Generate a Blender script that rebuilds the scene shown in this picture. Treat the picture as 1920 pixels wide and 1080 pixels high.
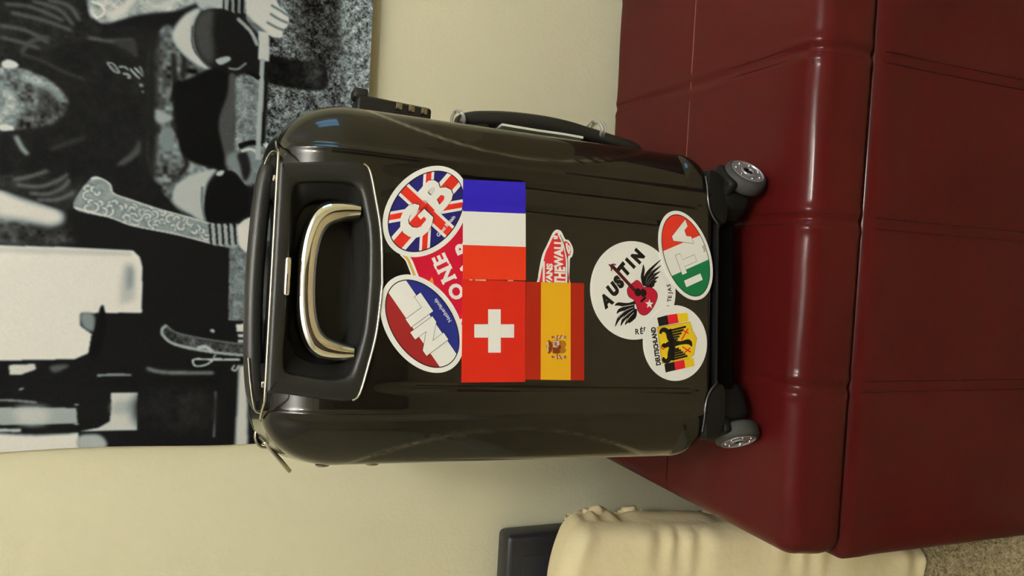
import bpy, bmesh, math, random
import numpy as np
from mathutils import Matrix, Vector

# ------------------------------------------------------------------ camera, world, lamps, exposure
for o in list(bpy.data.objects):
    bpy.data.objects.remove(o)
C = bpy.context.scene.collection
sc = bpy.context.scene
cam_d = bpy.data.cameras.new('camera')
cam_d.sensor_fit = 'HORIZONTAL'; cam_d.sensor_width = 36.0; cam_d.lens = 36.0 * 1450 / 1920
cam_d.clip_start = 0.02
cam = bpy.data.objects.new('camera', cam_d); C.objects.link(cam)
cam.matrix_world = Matrix(((0.054232, 0.997776, 0.038744, 0.000000), (-0.377236, 0.056399, -0.924398, 0.000000), (-0.924528, 0.035517, 0.379456, 1.060000), (0.000000, 0.000000, 0.000000, 1.000000)))          # the phone was held on its side: the picture's left is up
sc.camera = cam
sc.view_settings.view_transform = 'Standard'; sc.view_settings.look = 'None'
sc.view_settings.gamma = 1.0; sc.view_settings.use_curve_mapping = False
sc.view_settings.exposure = 0.27
w = bpy.data.worlds.new('world'); sc.world = w; w.use_nodes = True
w.node_tree.nodes['Background'].inputs[0].default_value = (0.30, 0.52, 1.0, 1)
w.node_tree.nodes['Background'].inputs[1].default_value = 0.6       # dusk sky outside the window
LAMP_POS = (0.32, -0.50, 2.08); LAMP_R = 0.10
LAMP_COL = (1.0, 1.01, 0.90); LAMP_E = 90.0; LAMP_UP = 760.0
WINDOW_SKY = (0.26, 0.60, 1.0); WINDOW_E = 7.0

# ------------------------------------------------------------------ helpers
def lin(v):
    v = v / 255.0
    return v / 12.92 if v <= 0.04045 else ((v + 0.055) / 1.055) ** 2.4
ILL = (0.885, 0.913, 0.74)
def alb(r, g, b):
    """albedo of a matt surface that photographs as r,g,b under the room's lamp"""
    return tuple(min(0.9, lin(c) / k) for c, k in zip((r, g, b), ILL))
MATS = {}
def mat(name, col, rough=0.5, metal=0.0, coat=0.0, coat_rough=0.05, spec=0.5, bump=None, var=None, trans=0.0):
    m = bpy.data.materials.new(name); m.use_nodes = True
    nt = m.node_tree; b = nt.nodes['Principled BSDF']
    b.inputs['Base Color'].default_value = (*col, 1)
    b.inputs['Roughness'].default_value = rough
    b.inputs['Metallic'].default_value = metal
    b.inputs['Coat Weight'].default_value = coat
    b.inputs['Coat Roughness'].default_value = coat_rough
    b.inputs['Specular IOR Level'].default_value = spec
    b.inputs['Transmission Weight'].default_value = trans
    tc = nt.nodes.new('ShaderNodeTexCoord')
    if bump:                                   # (scale, strength, distance[, detail[, stretch xyz]])
        n = nt.nodes.new('ShaderNodeTexNoise'); n.inputs['Scale'].default_value = bump[0]
        n.inputs['Detail'].default_value = bump[3] if len(bump) > 3 else 4
        src = tc.outputs['Object']
        if len(bump) > 4:
            mp = nt.nodes.new('ShaderNodeMapping'); mp.inputs['Scale'].default_value = bump[4]
            nt.links.new(src, mp.inputs[0]); src = mp.outputs[0]
        nt.links.new(src, n.inputs['Vector'])
        bp = nt.nodes.new('ShaderNodeBump'); bp.inputs['Strength'].default_value = bump[1]; bp.inputs['Distance'].default_value = bump[2]
        nt.links.new(n.outputs['Fac'], bp.inputs['Height']); nt.links.new(bp.outputs[0], b.inputs['Normal'])
    if var:                                    # (scale, colour 2[, stretch xyz[, detail]])
        n = nt.nodes.new('ShaderNodeTexNoise'); n.inputs['Scale'].default_value = var[0]
        n.inputs['Detail'].default_value = var[3] if len(var) > 3 else 5
        src = tc.outputs['Object']
        if len(var) > 2:
            mp = nt.nodes.new('ShaderNodeMapping'); mp.inputs['Scale'].default_value = var[2]
            nt.links.new(src, mp.inputs[0]); src = mp.outputs[0]
        nt.links.new(src, n.inputs['Vector'])
        r = nt.nodes.new('ShaderNodeValToRGB')
        r.color_ramp.elements[0].position = 0.35; r.color_ramp.elements[1].position = 0.65
        r.color_ramp.elements[0].color = (*col, 1); r.color_ramp.elements[1].color = (*var[1], 1)
        nt.links.new(n.outputs['Fac'], r.inputs[0]); nt.links.new(r.outputs[0], b.inputs['Base Color'])
    MATS[name] = m
    return m
def emit(name, col, e):
    m = bpy.data.materials.new(name); m.use_nodes = True
    b = m.node_tree.nodes['Principled BSDF']
    b.inputs['Base Color'].default_value = (0, 0, 0, 1)
    b.inputs['Emission Color'].default_value = (*col, 1); b.inputs['Emission Strength'].default_value = e
    MATS[name] = m
    return m
def link(name, me, m, parent=None, smooth=True, kind=None, label=None):
    me.name = name
    if m is not None:
        me.materials.append(MATS[m] if isinstance(m, str) else m)
    me.polygons.foreach_set('use_smooth', [bool(smooth)] * len(me.polygons))
    o = bpy.data.objects.new(name, me); C.objects.link(o)
    if parent: o.parent = parent
    if kind: o['kind'] = kind
    if label: o['label'] = label
    return o
def mesh(name, verts, faces, m, parent=None, smooth=True, kind=None, label=None, recalc=True, merge=0.0, sharp=None):
    me = bpy.data.meshes.new(name); me.from_pydata([tuple(map(float, v)) for v in verts], [], [tuple(map(int, f)) for f in faces])
    if recalc or merge:
        bm = bmesh.new(); bm.from_mesh(me)
        if merge: bmesh.ops.remove_doubles(bm, verts=bm.verts, dist=merge)
        bmesh.ops.recalc_face_normals(bm, faces=bm.faces); bm.to_mesh(me); bm.free()
    o = link(name, me, m, parent, smooth, kind, label)
    if sharp: me.set_sharp_from_angle(angle=math.radians(sharp))
    return o
def from_bm(name, bm, m, parent=None, smooth=True, kind=None, label=None, sharp=40):
    bmesh.ops.recalc_face_normals(bm, faces=bm.faces)
    me = bpy.data.meshes.new(name); bm.to_mesh(me); bm.free()
    o = link(name, me, m, parent, smooth, kind, label)
    if sharp: me.set_sharp_from_angle(angle=math.radians(sharp))
    return o
def thing(name, label, cat, loc=(0, 0, 0), rot=(0, 0, 0), group=None):
    o = bpy.data.objects.new(name, None); C.objects.link(o)
    o.empty_display_size = 0.05; o.location = loc; o.rotation_euler = rot
    o['label'] = label; o['category'] = cat
    if group: o['group'] = group
    return o
def add_box(bm, c, s, bev=0.0, seg=2, M=None):
    t = bmesh.new(); bmesh.ops.create_cube(t, size=1.0)
    for v in t.verts: v.co = Vector((v.co.x * s[0], v.co.y * s[1], v.co.z * s[2]))
    if bev > 0: bmesh.ops.bevel(t, geom=list(t.edges), offset=bev, segments=seg, profile=0.5, affect='EDGES')
    X = Matrix.Translation(c) @ (M if M else Matrix())
    bmesh.ops.transform(t, matrix=X, verts=t.verts)
    me = bpy.data.meshes.new('t'); t.to_mesh(me); t.free(); bm.from_mesh(me); bpy.data.meshes.remove(me)
def box(name, c, s, m, parent=None, bev=0.0, seg=2, kind=None, label=None, M=None):
    bm = bmesh.new(); add_box(bm, c, s, bev, seg, M)
    return from_bm(name, bm, m, parent, kind=kind, label=label, sharp=35)
def lathe_bm(bm, prof, n=40, M=None):
    """prof = [(radius, along)] turned about local Z"""
    M = M or Matrix(); rings = []
    for r, h in prof:
        rings.append([bm.verts.new(M @ Vector((r * math.cos(2 * math.pi * k / n), r * math.sin(2 * math.pi * k / n), h))) for k in range(n)])
    for a, b in zip(rings, rings[1:]):
        for k in range(n): bm.faces.new((a[k], a[(k + 1) % n], b[(k + 1) % n], b[k]))
    bm.faces.new(rings[0]); bm.faces.new(list(reversed(rings[-1])))
def lathe(name, prof, m, parent=None, n=40, M=None, label=None, sharp=40):
    bm = bmesh.new(); lathe_bm(bm, prof, n, M); return from_bm(name, bm, m, parent, label=label, sharp=sharp)
def smooth_path(P, k=6, closed=False):
    P = [np.array(p, float) for p in P]; n = len(P); out = []
    rng = range(n) if closed else range(n - 1)
    for i in rng:
        if closed: a, b, c, d = P[(i - 1) % n], P[i], P[(i + 1) % n], P[(i + 2) % n]
        else: a, b, c, d = P[max(i - 1, 0)], P[i], P[i + 1], P[min(i + 2, n - 1)]
        for j in range(k):
            t = j / k
            out.append(0.5 * ((2 * b) + (c - a) * t + (2 * a - 5 * b + 4 * c - d) * t * t + (3 * b - a - 3 * c + d) * t ** 3))
    if not closed: out.append(P[-1])
    return np.array(out)
def resample(P, n, closed=True):
    P = np.array(P, float)
    if closed: P = np.vstack([P, P[:1]])
    d = np.r_[0, np.cumsum(np.linalg.norm(np.diff(P, axis=0), axis=1))]
    t = np.linspace(0, d[-1], n + 1 if closed else n)
    if closed: t = t[:-1]
    return np.column_stack([np.interp(t, d, P[:, k]) for k in range(P.shape[1])])
def add_tube(bm, path, rad, n=10, closed=False, flat=(1, 1), up=(0, 1, 0)):
    """round tube along a path; rad may be a list; flat squeezes (side, up)"""
    path = [Vector(p) for p in path]; m_ = len(path); rings = []
    for i, p in enumerate(path):
        a = path[(i - 1) % m_] if (closed or i > 0) else path[0]
        b = path[(i + 1) % m_] if (closed or i < m_ - 1) else path[-1]
        t = (b - a).normalized(); u = Vector(up); u = (u - t * u.dot(t))
        if u.length < 1e-6: u = Vector((1, 0, 0)) - t * t.x
        u.normalize(); s = t.cross(u); r = rad[i] if hasattr(rad, '__len__') else rad
        rings.append([bm.verts.new(p + s * (r * flat[0] * math.cos(2 * math.pi * k / n)) + u * (r * flat[1] * math.sin(2 * math.pi * k / n))) for k in range(n)])
    for i in range(m_ if closed else m_ - 1):
        A, B = rings[i], rings[(i + 1) % m_]
        for k in range(n): bm.faces.new((A[k], A[(k + 1) % n], B[(k + 1) % n], B[k]))
    if not closed:
        bm.faces.new(list(reversed(rings[0]))); bm.faces.new(rings[-1])
def tube(name, path, rad, m, parent=None, n=10, closed=False, flat=(1, 1), up=(0, 1, 0), label=None):
    bm = bmesh.new(); add_tube(bm, path, rad, n, closed, flat, up); return from_bm(name, bm, m, parent, label=label, sharp=60)
def cushion(x0, x1, y0, y1, a, b0, b1, drop, nb, nx, ny, hfun=None, skirt=(), hole=None, flat_low=0.0):
    """rounded-edge slab as height field over (x, y): returns verts (x, y, h<=0) and faces; skirt = [(outward, h)...]"""
    th = np.linspace(0, math.pi / 2, nb + 1)
    ex = np.sin(th)
    xs = np.r_[x0 + a - a * ex[::-1], np.linspace(x0 + a, x1 - a, nx + 1)[1:-1], x1 - a + a * ex]
    ys = np.r_[y0 + b0 - b0 * ex[::-1], np.linspace(y0 + b0, y1 - b1, ny + 1)[1:-1], y1 - b1 + b1 * ex]
    X, Y = np.meshgrid(xs, ys)
    EX = np.where(X < x0 + a, (X - (x0 + a)) / a, np.where(X > x1 - a, (X - (x1 - a)) / a, 0))
    EY = np.where(Y < y0 + b0, (Y - (y0 + b0)) / b0, np.where(Y > y1 - b1, (Y - (y1 - b1)) / b1, 0))
    PX_ = EX * np.sqrt(1 - EY ** 2 / 2); PY_ = EY * np.sqrt(1 - EX ** 2 / 2)
    X2 = np.where(EX < 0, x0 + a + PX_ * a, np.where(EX > 0, x1 - a + PX_ * a, X))
    Y2 = np.where(EY < 0, y0 + b0 + PY_ * b0, np.where(EY > 0, y1 - b1 + PY_ * b1, Y))
    rr = np.clip(np.sqrt(PX_ ** 2 + PY_ ** 2), 0, 1)
    wlow = np.where(EY < 0, np.abs(EY) / (np.abs(EX) + np.abs(EY) + 1e-9), 0) * flat_low
    H = -drop * (1 - np.sqrt(np.clip(1 - rr ** (2 + 2 * wlow), 0, 1)))
    if hfun is not None: H = H + hfun(X2, Y2) * (1 - rr ** 4)
    ny_, nx_ = X.shape
    V = np.column_stack([X2.ravel(), Y2.ravel(), H.ravel()])
    idx = np.arange(nx_ * ny_).reshape(ny_, nx_)
    F = np.stack([idx[:-1, :-1], idx[:-1, 1:], idx[1:, 1:], idx[1:, :-1]], -1).reshape(-1, 4)
    if hole is not None:
        cen = V[F].mean(1); F = F[~hole(cen[:, 0], cen[:, 1])]
    loop = np.r_[idx[0, :-1], idx[:-1, -1], idx[-1, :0:-1], idx[:0:-1, 0]]
    L = V[loop]
    tg = np.roll(L, -1, 0) - np.roll(L, 1, 0); nrm = np.column_stack([tg[:, 1], -tg[:, 0]]); nrm /= np.linalg.norm(nrm, axis=1)[:, None] + 1e-12
    prev = loop; VV = [V]; FF = [F]; cnt = len(V)
    for off, h in skirt:
        R = L.copy(); R[:, :2] += nrm * off; R[:, 2] = h
        cur = np.arange(cnt, cnt + len(L)); cnt += len(L); VV.append(R)
        FF.append(np.stack([prev, np.roll(prev, -1), np.roll(cur, -1), cur], -1)); prev = cur
    return np.vstack(VV), np.vstack(FF), prev
def noise2(h, w_, cell, rng):
    g = rng.random((int(h / cell) + 3, int(w_ / cell) + 3))
    y = np.arange(h) / cell; x = np.arange(w_) / cell
    yi, xi = y.astype(int), x.astype(int); fy = (y - yi)[:, None]; fx = (x - xi)[None, :]
    fy = fy * fy * (3 - 2 * fy); fx = fx * fx * (3 - 2 * fx)
    a = g[yi][:, xi]; b = g[yi][:, xi + 1]; c = g[yi + 1][:, xi]; d = g[yi + 1][:, xi + 1]
    return (a * (1 - fx) + b * fx) * (1 - fy) + (c * (1 - fx) + d * fx) * fy

# ------------------------------------------------------------------ materials
mat('wall_paint', alb(214, 211, 166), 0.75, bump=(170, 0.16, 0.004, 3), spec=0.25)
mat('ceiling_paint', alb(222, 222, 205), 0.9, spec=0.2)
mat('added_door_wood', (0.035, 0.020, 0.012), 0.45, var=(3, (0.055, 0.032, 0.018), (1, 1, 0.15)))
mat('white_trim', (0.7, 0.7, 0.64), 0.4)
mat('carpet', (0.60, 0.50, 0.31), 0.95, bump=(220, 1.0, 0.01, 5), var=(120, (0.46, 0.37, 0.21)), spec=0.1)
mat('leather', (0.054, 0.0040, 0.0038), 0.5, spec=0.04, coat=0.24, coat_rough=0.125, bump=(420, 0.10, 0.002, 6), var=(5, (0.064, 0.0047, 0.0044)))
mat('leather_thread', (0.030, 0.0035, 0.0035), 0.7, spec=0.1)
mat('seam_highlight', (0.26, 0.09, 0.07), 0.6)  # pale tone paints the highlight on the lid's cross-seam ridge
mat('sheet', alb(222, 211, 158), 0.9, spec=0.15, bump=(38, 0.25, 0.01, 4))
mat('dark_board', (0.012, 0.012, 0.016), 0.45, bump=(300, 0.1, 0.002))
mat('shell', (0.0090, 0.0078, 0.0058), 0.27, metal=0.6, coat=0.65, coat_rough=0.03, spec=0.3,
    var=(26, (0.0140, 0.0120, 0.0088), (14, 14, 0.5), 6), bump=(30, 0.02, 0.001, 6, (12, 12, 0.35)))
mat('black_plastic', (0.013, 0.0125, 0.011), 0.40, spec=0.35, bump=(900, 0.06, 0.001))
mat('black_gloss', (0.007, 0.007, 0.008), 0.22, spec=0.35)
mat('black_void', (0.0022, 0.0020, 0.0020), 0.8, spec=0.03)
mat('black_matt', (0.0050, 0.0048, 0.0046), 0.5, spec=0.16)
mat('zip_fabric', (0.016, 0.015, 0.013), 0.85, bump=(900, 0.5, 0.002))
mat('chrome', (0.86, 0.84, 0.78), 0.07, metal=1.0)
mat('brushed_steel', (0.55, 0.52, 0.45), 0.26, metal=1.0)
mat('gunmetal', (0.30, 0.28, 0.23), 0.24, metal=1.0)
mat('tyre', (0.034, 0.034, 0.032), 0.6, spec=0.25)
mat('hub_silver', (0.30, 0.30, 0.32), 0.36, metal=0.5)
mat('bolt_steel', (0.75, 0.75, 0.75), 0.18, metal=1.0)
mat('clear_plastic', (0.85, 0.85, 0.82), 0.12, trans=0.75)
mat('card_white', (0.72, 0.71, 0.60), 0.6)
mat('guard_edge', (0.10, 0.10, 0.10), 0.16, metal=0.8)
mat('brass', (0.5, 0.38, 0.2), 0.3, metal=1.0)
def ink(name, r, g, b, rough=0.42): return mat(name, alb(r, g, b), rough, spec=0.18)
ink('vinyl_white', 224, 226, 204); ink('ink_black', 24, 21, 17); ink('ink_navy', 32, 30, 88); ink('ink_red', 200, 45, 30)
ink('ink_dutch_red', 136, 34, 30); ink('ink_dutch_blue', 34, 40, 104)
ink('french_blue', 42, 30, 150); ink('french_red', 207, 54, 24); ink('swiss_red', 193, 39, 21)
ink('spain_red', 150, 33, 14); ink('spain_yellow', 210, 160, 24); ink('ink_green', 18, 104, 54); ink('ita_red', 204, 52, 32)
ink('beer_red', 182, 20, 44); ink('ink_gold', 190, 160, 60); ink('ink_orange', 226, 140, 40)
ink('board_red', 196, 46, 44); ink('guitar_red', 166, 24, 44); ink('neck_brown', 70, 22, 24); ink('german_red', 204, 32, 40); ink('german_gold', 214, 186, 28)
ink('coat_brown', 112, 50, 18); ink('coat_tan', 150, 100, 26); ink('coat_pale', 205, 170, 140); ink('print_white', 205, 205, 190); ink('print_grey', 120, 110, 100)
emit('lamp_glow', LAMP_COL, LAMP_E); emit('lamp_up_glow', LAMP_COL, LAMP_UP)
emit('window_glow', WINDOW_SKY, WINDOW_E)
# ------------------------------------------------------------------ the room
XL, XR, YF, YB, ZC = -2.1, 2.2, -2.6, 1.13, 2.5
def slab(name, c, s, m): return box(name, c, s, m, kind='structure')
slab('floor', ((XL + XR) / 2, (YF + YB) / 2, -0.05), (XR - XL + 0.2, YB - YF + 0.2, 0.1), 'carpet')
slab('ceiling', ((XL + XR) / 2, (YF + YB) / 2, ZC + 0.05), (XR - XL + 0.2, YB - YF + 0.2, 0.1), 'ceiling_paint')
slab('wall_back', ((XL + XR) / 2, YB + 0.05, ZC / 2), (XR - XL + 0.2, 0.1, ZC), 'wall_paint')
slab('wall_front', ((XL + XR) / 2, YF - 0.05, ZC / 2), (XR - XL + 0.2, 0.1, ZC), 'wall_paint')
slab('wall_left', (XL - 0.05, (YF + YB) / 2, ZC / 2), (0.1, YB - YF, ZC), 'wall_paint')
# right wall has a window opening
WY0, WY1, WZ0, WZ1 = -0.10, 0.60, 1.05, 1.90
bm = bmesh.new()
for c, s in ((((YF + WY0) / 2, ZC / 2), (WY0 - YF, ZC)), (((WY1 + YB) / 2, ZC / 2), (YB - WY1, ZC)),
             (((WY0 + WY1) / 2, WZ0 / 2), (WY1 - WY0, WZ0)), (((WY0 + WY1) / 2, (WZ1 + ZC) / 2), (WY1 - WY0, ZC - WZ1))):
    add_box(bm, (XR + 0.05, c[0], c[1]), (0.1, s[0], s[1]))
from_bm('wall_right', bm, 'wall_paint', kind='structure', smooth=False, sharp=None)
win = bpy.data.objects.new('window_1', None); C.objects.link(win); win.location = (XR, (WY0 + WY1) / 2, WZ0); win['kind'] = 'structure'
hw, hh = (WY1 - WY0) / 2, WZ1 - WZ0
bm = bmesh.new()
add_box(bm, (0.04, 0, 0.02), (0.08, 2 * hw, 0.04), 0.004); add_box(bm, (0.04, 0, hh - 0.02), (0.08, 2 * hw, 0.04), 0.004)
add_box(bm, (0.04, -hw + 0.02, hh / 2), (0.08, 0.04, hh), 0.004); add_box(bm, (0.04, hw - 0.02, hh / 2), (0.08, 0.04, hh), 0.004)
add_box(bm, (0.05, 0, hh / 2), (0.05, 0.035, hh), 0.004)
from_bm('frame', bm, 'white_trim', win)
for s in (-1, 1):
    box('pane', (0.075, s * hw / 2, hh / 2), (0.006, hw - 0.05, hh - 0.08), 'window_glow', win)
slat = None
for k in range(20):
    z = 0.06 + k * (hh - 0.1) / 19
    if slat is None: slat = box('slat', (0, 0, 0), (0.022, 2 * hw - 0.09, 0.002), 'white_trim', win); slat.location = (0.02, 0, z); slat.rotation_euler = (0, 0.5, 0)
    else:
        s = slat.copy(); C.objects.link(s); s.parent = win; s.location = (0.02, 0, z)
# unseen closet doors added across the room to mirror dark in the chrome
added_door = bpy.data.objects.new('added_door_1', None); C.objects.link(added_door); added_door.location = (-0.2, YF + 0.03, 0); added_door['kind'] = 'structure'
for s in (-1, 1):
    box('leaf', (s * 0.476, 0, 1.03), (0.945, 0.04, 2.04), 'added_door_wood', added_door, 0.004)
    for z, h in ((0.56, 0.85), (1.50, 0.85)): box('panel', (s * 0.476, 0.022, z), (0.70, 0.012, h), 'added_door_wood', added_door, 0.004)
    lathe('door_handle', [(0.010, 0), (0.010, 0.03), (0.024, 0.035), (0.024, 0.05), (0.001, 0.056)], 'brass', added_door, 20, Matrix.Translation((s * 0.06, 0.02, 1.0)) @ Matrix.Rotation(-math.pi / 2, 4, 'X'))
def baseboard(name, c, s): box(name, c, s, 'white_trim', kind='structure', bev=0.004)
baseboard('baseboard_back', ((XL + XR) / 2, YB - 0.007, 0.045), (XR - XL, 0.014, 0.09))
baseboard('baseboard_left', (XL + 0.007, (YF + YB) / 2, 0.045), (0.014, YB - YF - 0.03, 0.09))
# ceiling lamp out of view; bright upper disc added to bounce fill off the ceiling
lamp = thing('ceiling_lamp', 'unseen ceiling lamp, its bowl and bright top shaped for fill light', 'lamp', (LAMP_POS[0], LAMP_POS[1], ZC))
LZ = LAMP_POS[2] - ZC
lathe('ceiling_rose', [(0.02, 0.0), (0.07, 0.0), (0.065, -0.02), (0.03, -0.035), (0.006, -0.04), (0.006, LZ + 0.02), (0.0001, LZ + 0.02)], 'brushed_steel', lamp, 24)
lathe('glass_bowl', [(LAMP_R * math.cos(t), LZ + LAMP_R * math.sin(t)) for t in np.linspace(0, -math.pi / 2 + 0.02, 12)], 'lamp_glow', lamp, 32, sharp=None)
lathe('uplight_fill', [(LAMP_R * 0.97, LZ + 0.002), (LAMP_R * 0.6, LZ + 0.012), (0.007, LZ + 0.016)], 'lamp_up_glow', lamp, 32, sharp=None)

# ------------------------------------------------------------------ ottoman
TOP = 0.45; OX0, OX1, OY0, OY1 = -0.316, 0.62, 0.652, 1.104
SEAMS = (-0.124, 0.0605, 0.245, 0.43); CROSS = 0.890; BULGE = 0.0022
ott = thing('ottoman', 'dark red leather storage ottoman with stitched lid carrying the suitcase', 'ottoman', ((OX0 + OX1) / 2, (OY0 + OY1) / 2, 0))
ox, oy = ott.location.x, ott.location.y
rng = np.random.default_rng(4)
def lid_h(X, Y):
    h = np.zeros_like(X)
    for s in SEAMS:
        h -= 0.0016 * np.exp(-((X - s) / 0.0045) ** 2)
        h += 0.0008 * np.exp(-((np.abs(X - s) - 0.010) / 0.005) ** 2)
    h -= 0.0006 * np.exp(-((Y - CROSS) / 0.0025) ** 2)
    h += 0.0007 * np.sin(X * 31 + 1.3 * np.sin(Y * 17)) * np.sin(Y * 23 + 2 * np.sin(X * 13))
    return h
def seam_pinch(x):
    return sum(0.0022 * math.exp(-((x - s) / 0.004) ** 2) - 0.0012 * math.exp(-((abs(x - s) - 0.010) / 0.005) ** 2) for s in SEAMS)
V, F, last = cushion(OX0, OX1, OY0, OY1, 0.022, 0.024, 0.016, 0.026, 12, 300, 90, lid_h,
                     skirt=[(0.001, -0.036), (0.0022, -0.046), (0.0028, -0.056), (0.002, -0.066), (0.0, -0.0705), (-0.004, -0.0722), (-0.02, -0.0722)])
# pinch of the seams round the front edge
for v in V:
    t = max(0.0, min(1.0, (OY0 + 0.045 - v[1]) / 0.03))
    p = seam_pinch(v[0]) * t
    if p:
        if v[2] > -0.03: v[2] -= 0.7 * p; v[1] += 0.7 * p
        else: v[1] += p
V = V + np.array([-ox, -oy, TOP])
lid = mesh('lid', V, F, 'leather', ott)
def lid_front_profile(n=46):
    """points (y, z) over the lid from the back edge to the skirt's lower edge"""
    P = [(y, TOP) for y in np.linspace(OY1 - 0.016, OY0 + 0.024, 30)]
    P += [(OY0 + 0.024 - 0.024 * math.sin(t), TOP - 0.026 * (1 - math.cos(t))) for t in np.linspace(0.1, math.pi / 2, 12)]
    P += [(OY0 - 0.0012, TOP - 0.038), (OY0 - 0.0022, TOP - 0.046), (OY0 - 0.0028, TOP - 0.056), (OY0 - 0.002, TOP - 0.066)]
    return np.array(P)
prof = resample(lid_front_profile(), 128, closed=False)
def stitch_row(x, name='stitching'):
    bm = bmesh.new()
    for i in range(1, len(prof) - 1, 1):
        p = prof[i]; t = prof[i + 1] - prof[i - 1]; t /= np.linalg.norm(t); n = np.array([t[1], -t[0]])
        if n[1] < 0 and n[0] > 0: n = -n
        if n[1] < -0.01: n = -n
        a = math.atan2(t[1], t[0])
        add_box(bm, (x - ox, p[0] - oy, p[1] - 0.0002), (0.0009, 0.0031, 0.0010), 0, 1, Matrix.Rotation(a, 4, 'X'))
    return from_bm(name, bm, 'leather_thread', lid, smooth=False, kind='stuff', sharp=None)
for s in SEAMS:
    for d in (-0.0062, 0.0062): stitch_row(s + d)
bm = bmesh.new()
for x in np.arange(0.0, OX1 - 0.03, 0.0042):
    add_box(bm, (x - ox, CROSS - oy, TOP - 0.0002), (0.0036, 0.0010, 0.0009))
bm2 = bmesh.new()
for x in np.arange(OX0 + 0.012, -0.004, 0.0042):
    add_box(bm2, (x - ox, CROSS - oy, TOP - 0.0004 - 0.003 * max(0, (OX0 + 0.022 - x) / 0.01) ** 2), (0.0036, 0.0010, 0.0009))
from_bm('stitching', bm2, 'leather_thread', lid, smooth=False, kind='stuff', sharp=None)
from_bm('stitching', bm, 'seam_highlight', lid, smooth=False, kind='stuff', sharp=None, label='pale highlight painted along the seam on the lid')
# body: four leather panels with their seams
BX0, BX1, BY0, BY1, BZ = -0.325, 0.626, 0.6525, 1.106, 0.3735
def body_panel():
    V, F, last = cushion(BX0, BX1, BY0, BY1, 0.02, 0.013, 0.012, 0.013, 6, 200, 12, None, skirt=[(0.0, -0.02 - 0.0176 * k) for k in range(20)] + [(-0.01, -0.3735)])
    for v in V:
        if v[2] < -0.012 and v[1] < BY0 + 0.011:
            v[1] += sum(0.0016 * math.exp(-((v[0] - s) / 0.003) ** 2) for s in SEAMS) - 0.0025 * math.exp(-((v[2] + 0.03) / 0.02) ** 2)
    return V + np.array([-ox, -oy, BZ]), F
V, F = body_panel(); bod = mesh('body', V, F, 'leather', ott)
for s in SEAMS:
    for d in (-0.006, 0.006):
        bm = bmesh.new()
        for z in np.arange(0.02, 0.36, 0.0052):
            add_box(bm, (s + d - ox, BY0 - oy - 0.0003 - 0.0025 * math.exp(-((z - BZ + 0.03) / 0.02) ** 2), z), (0.0009, 0.0010, 0.0038))
        from_bm('stitching', bm, 'leather_thread', bod, smooth=False, kind='stuff', sharp=None)

# ------------------------------------------------------------------ mattress in its sheet, board behind it
TILT = math.radians(13)
mt = thing('mattress', 'cream sheeted mattress standing on edge against the wall beside the ottoman', 'mattress', (-0.812, 0.831, 0.001), (-TILT, 0, 0))
W2, ML, MT = 0.435, 0.585, 0.085
rng = np.random.default_rng(8)
def sheet_h(X, Y):
    h = 0.007 * np.cos(X / W2 * 1.4) * np.cos((Y - ML / 2) / ML * 2.6)
    wr = np.random.default_rng(3)
    for _ in range(12):
        a, f, p, q = wr.uniform(0, 6.28), wr.uniform(14, 60), wr.uniform(0, 6.28), wr.uniform(4, 14)
        u = X * math.cos(a) + Y * math.sin(a); v = Y * math.cos(a) - X * math.sin(a)
        h += 0.022 / f * np.sin(u * f + p + 1.6 * np.sin(v * q + p * 2)) * (0.5 + 0.5 * np.sin(v * q * 0.7 + p))
    e = np.clip((X - W2 + 0.09) / 0.09, 0, 1)
    h += 0.004 * e * np.sin(Y * 120 + 3 * np.sin(Y * 31))
    low = np.clip((0.13 - Y) / 0.13, 0, 1)
    h += 0.007 * low * np.sin(X * 52 + 7 * np.sin(X * 6.3) + Y * 18 * np.sin(X * 9)) * (0.55 + 0.45 * np.sin(X * 17 + 2))
    return h
def to_stand(V, flip=1):
    return np.column_stack([V[:, 0], -V[:, 2] * flip, V[:, 1]])
V, F, last = cushion(-W2, W2, 0.0, ML, 0.024, 0.012, 0.026, 0.030, 8, 150, 110, sheet_h, skirt=[(0.001, -0.040), (0.002, -0.052), (0.002, -0.062), (0, -0.070)])
sk = V[:, 2] < -0.03
V[sk, 0] += 0.003 * np.sin(V[sk, 1] * 95 + 5 * np.sin(V[sk, 1] * 23)) * (V[sk, 0] > 0.36)
# corner sags, lower corner is pulled in
sag = np.clip((V[:, 0] - W2 + 0.11) / 0.11, 0, 1) ** 2 * np.clip((V[:, 1] - 0.4) / 0.18, 0, 1)
V[:, 1] -= 0.026 * sag
V[:, 0] -= 0.035 * np.clip((V[:, 0] - 0.1) / 0.33, 0, 1) * np.clip((0.22 - V[:, 1]) / 0.22, 0, 1)
mesh('fitted_sheet', to_stand(V), F, 'sheet', mt)
V, F, last = cushion(-W2 + 0.01, W2 - 0.014, 0.006, ML - 0.034, 0.03, 0.02, 0.03, 0.02, 6, 20, 16, None, skirt=[(0, -0.03), (0, -0.045)])
V = to_stand(V, -1) + np.array([0, MT, 0]); mesh('mattress_core', V, F, 'sheet', mt)
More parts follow.
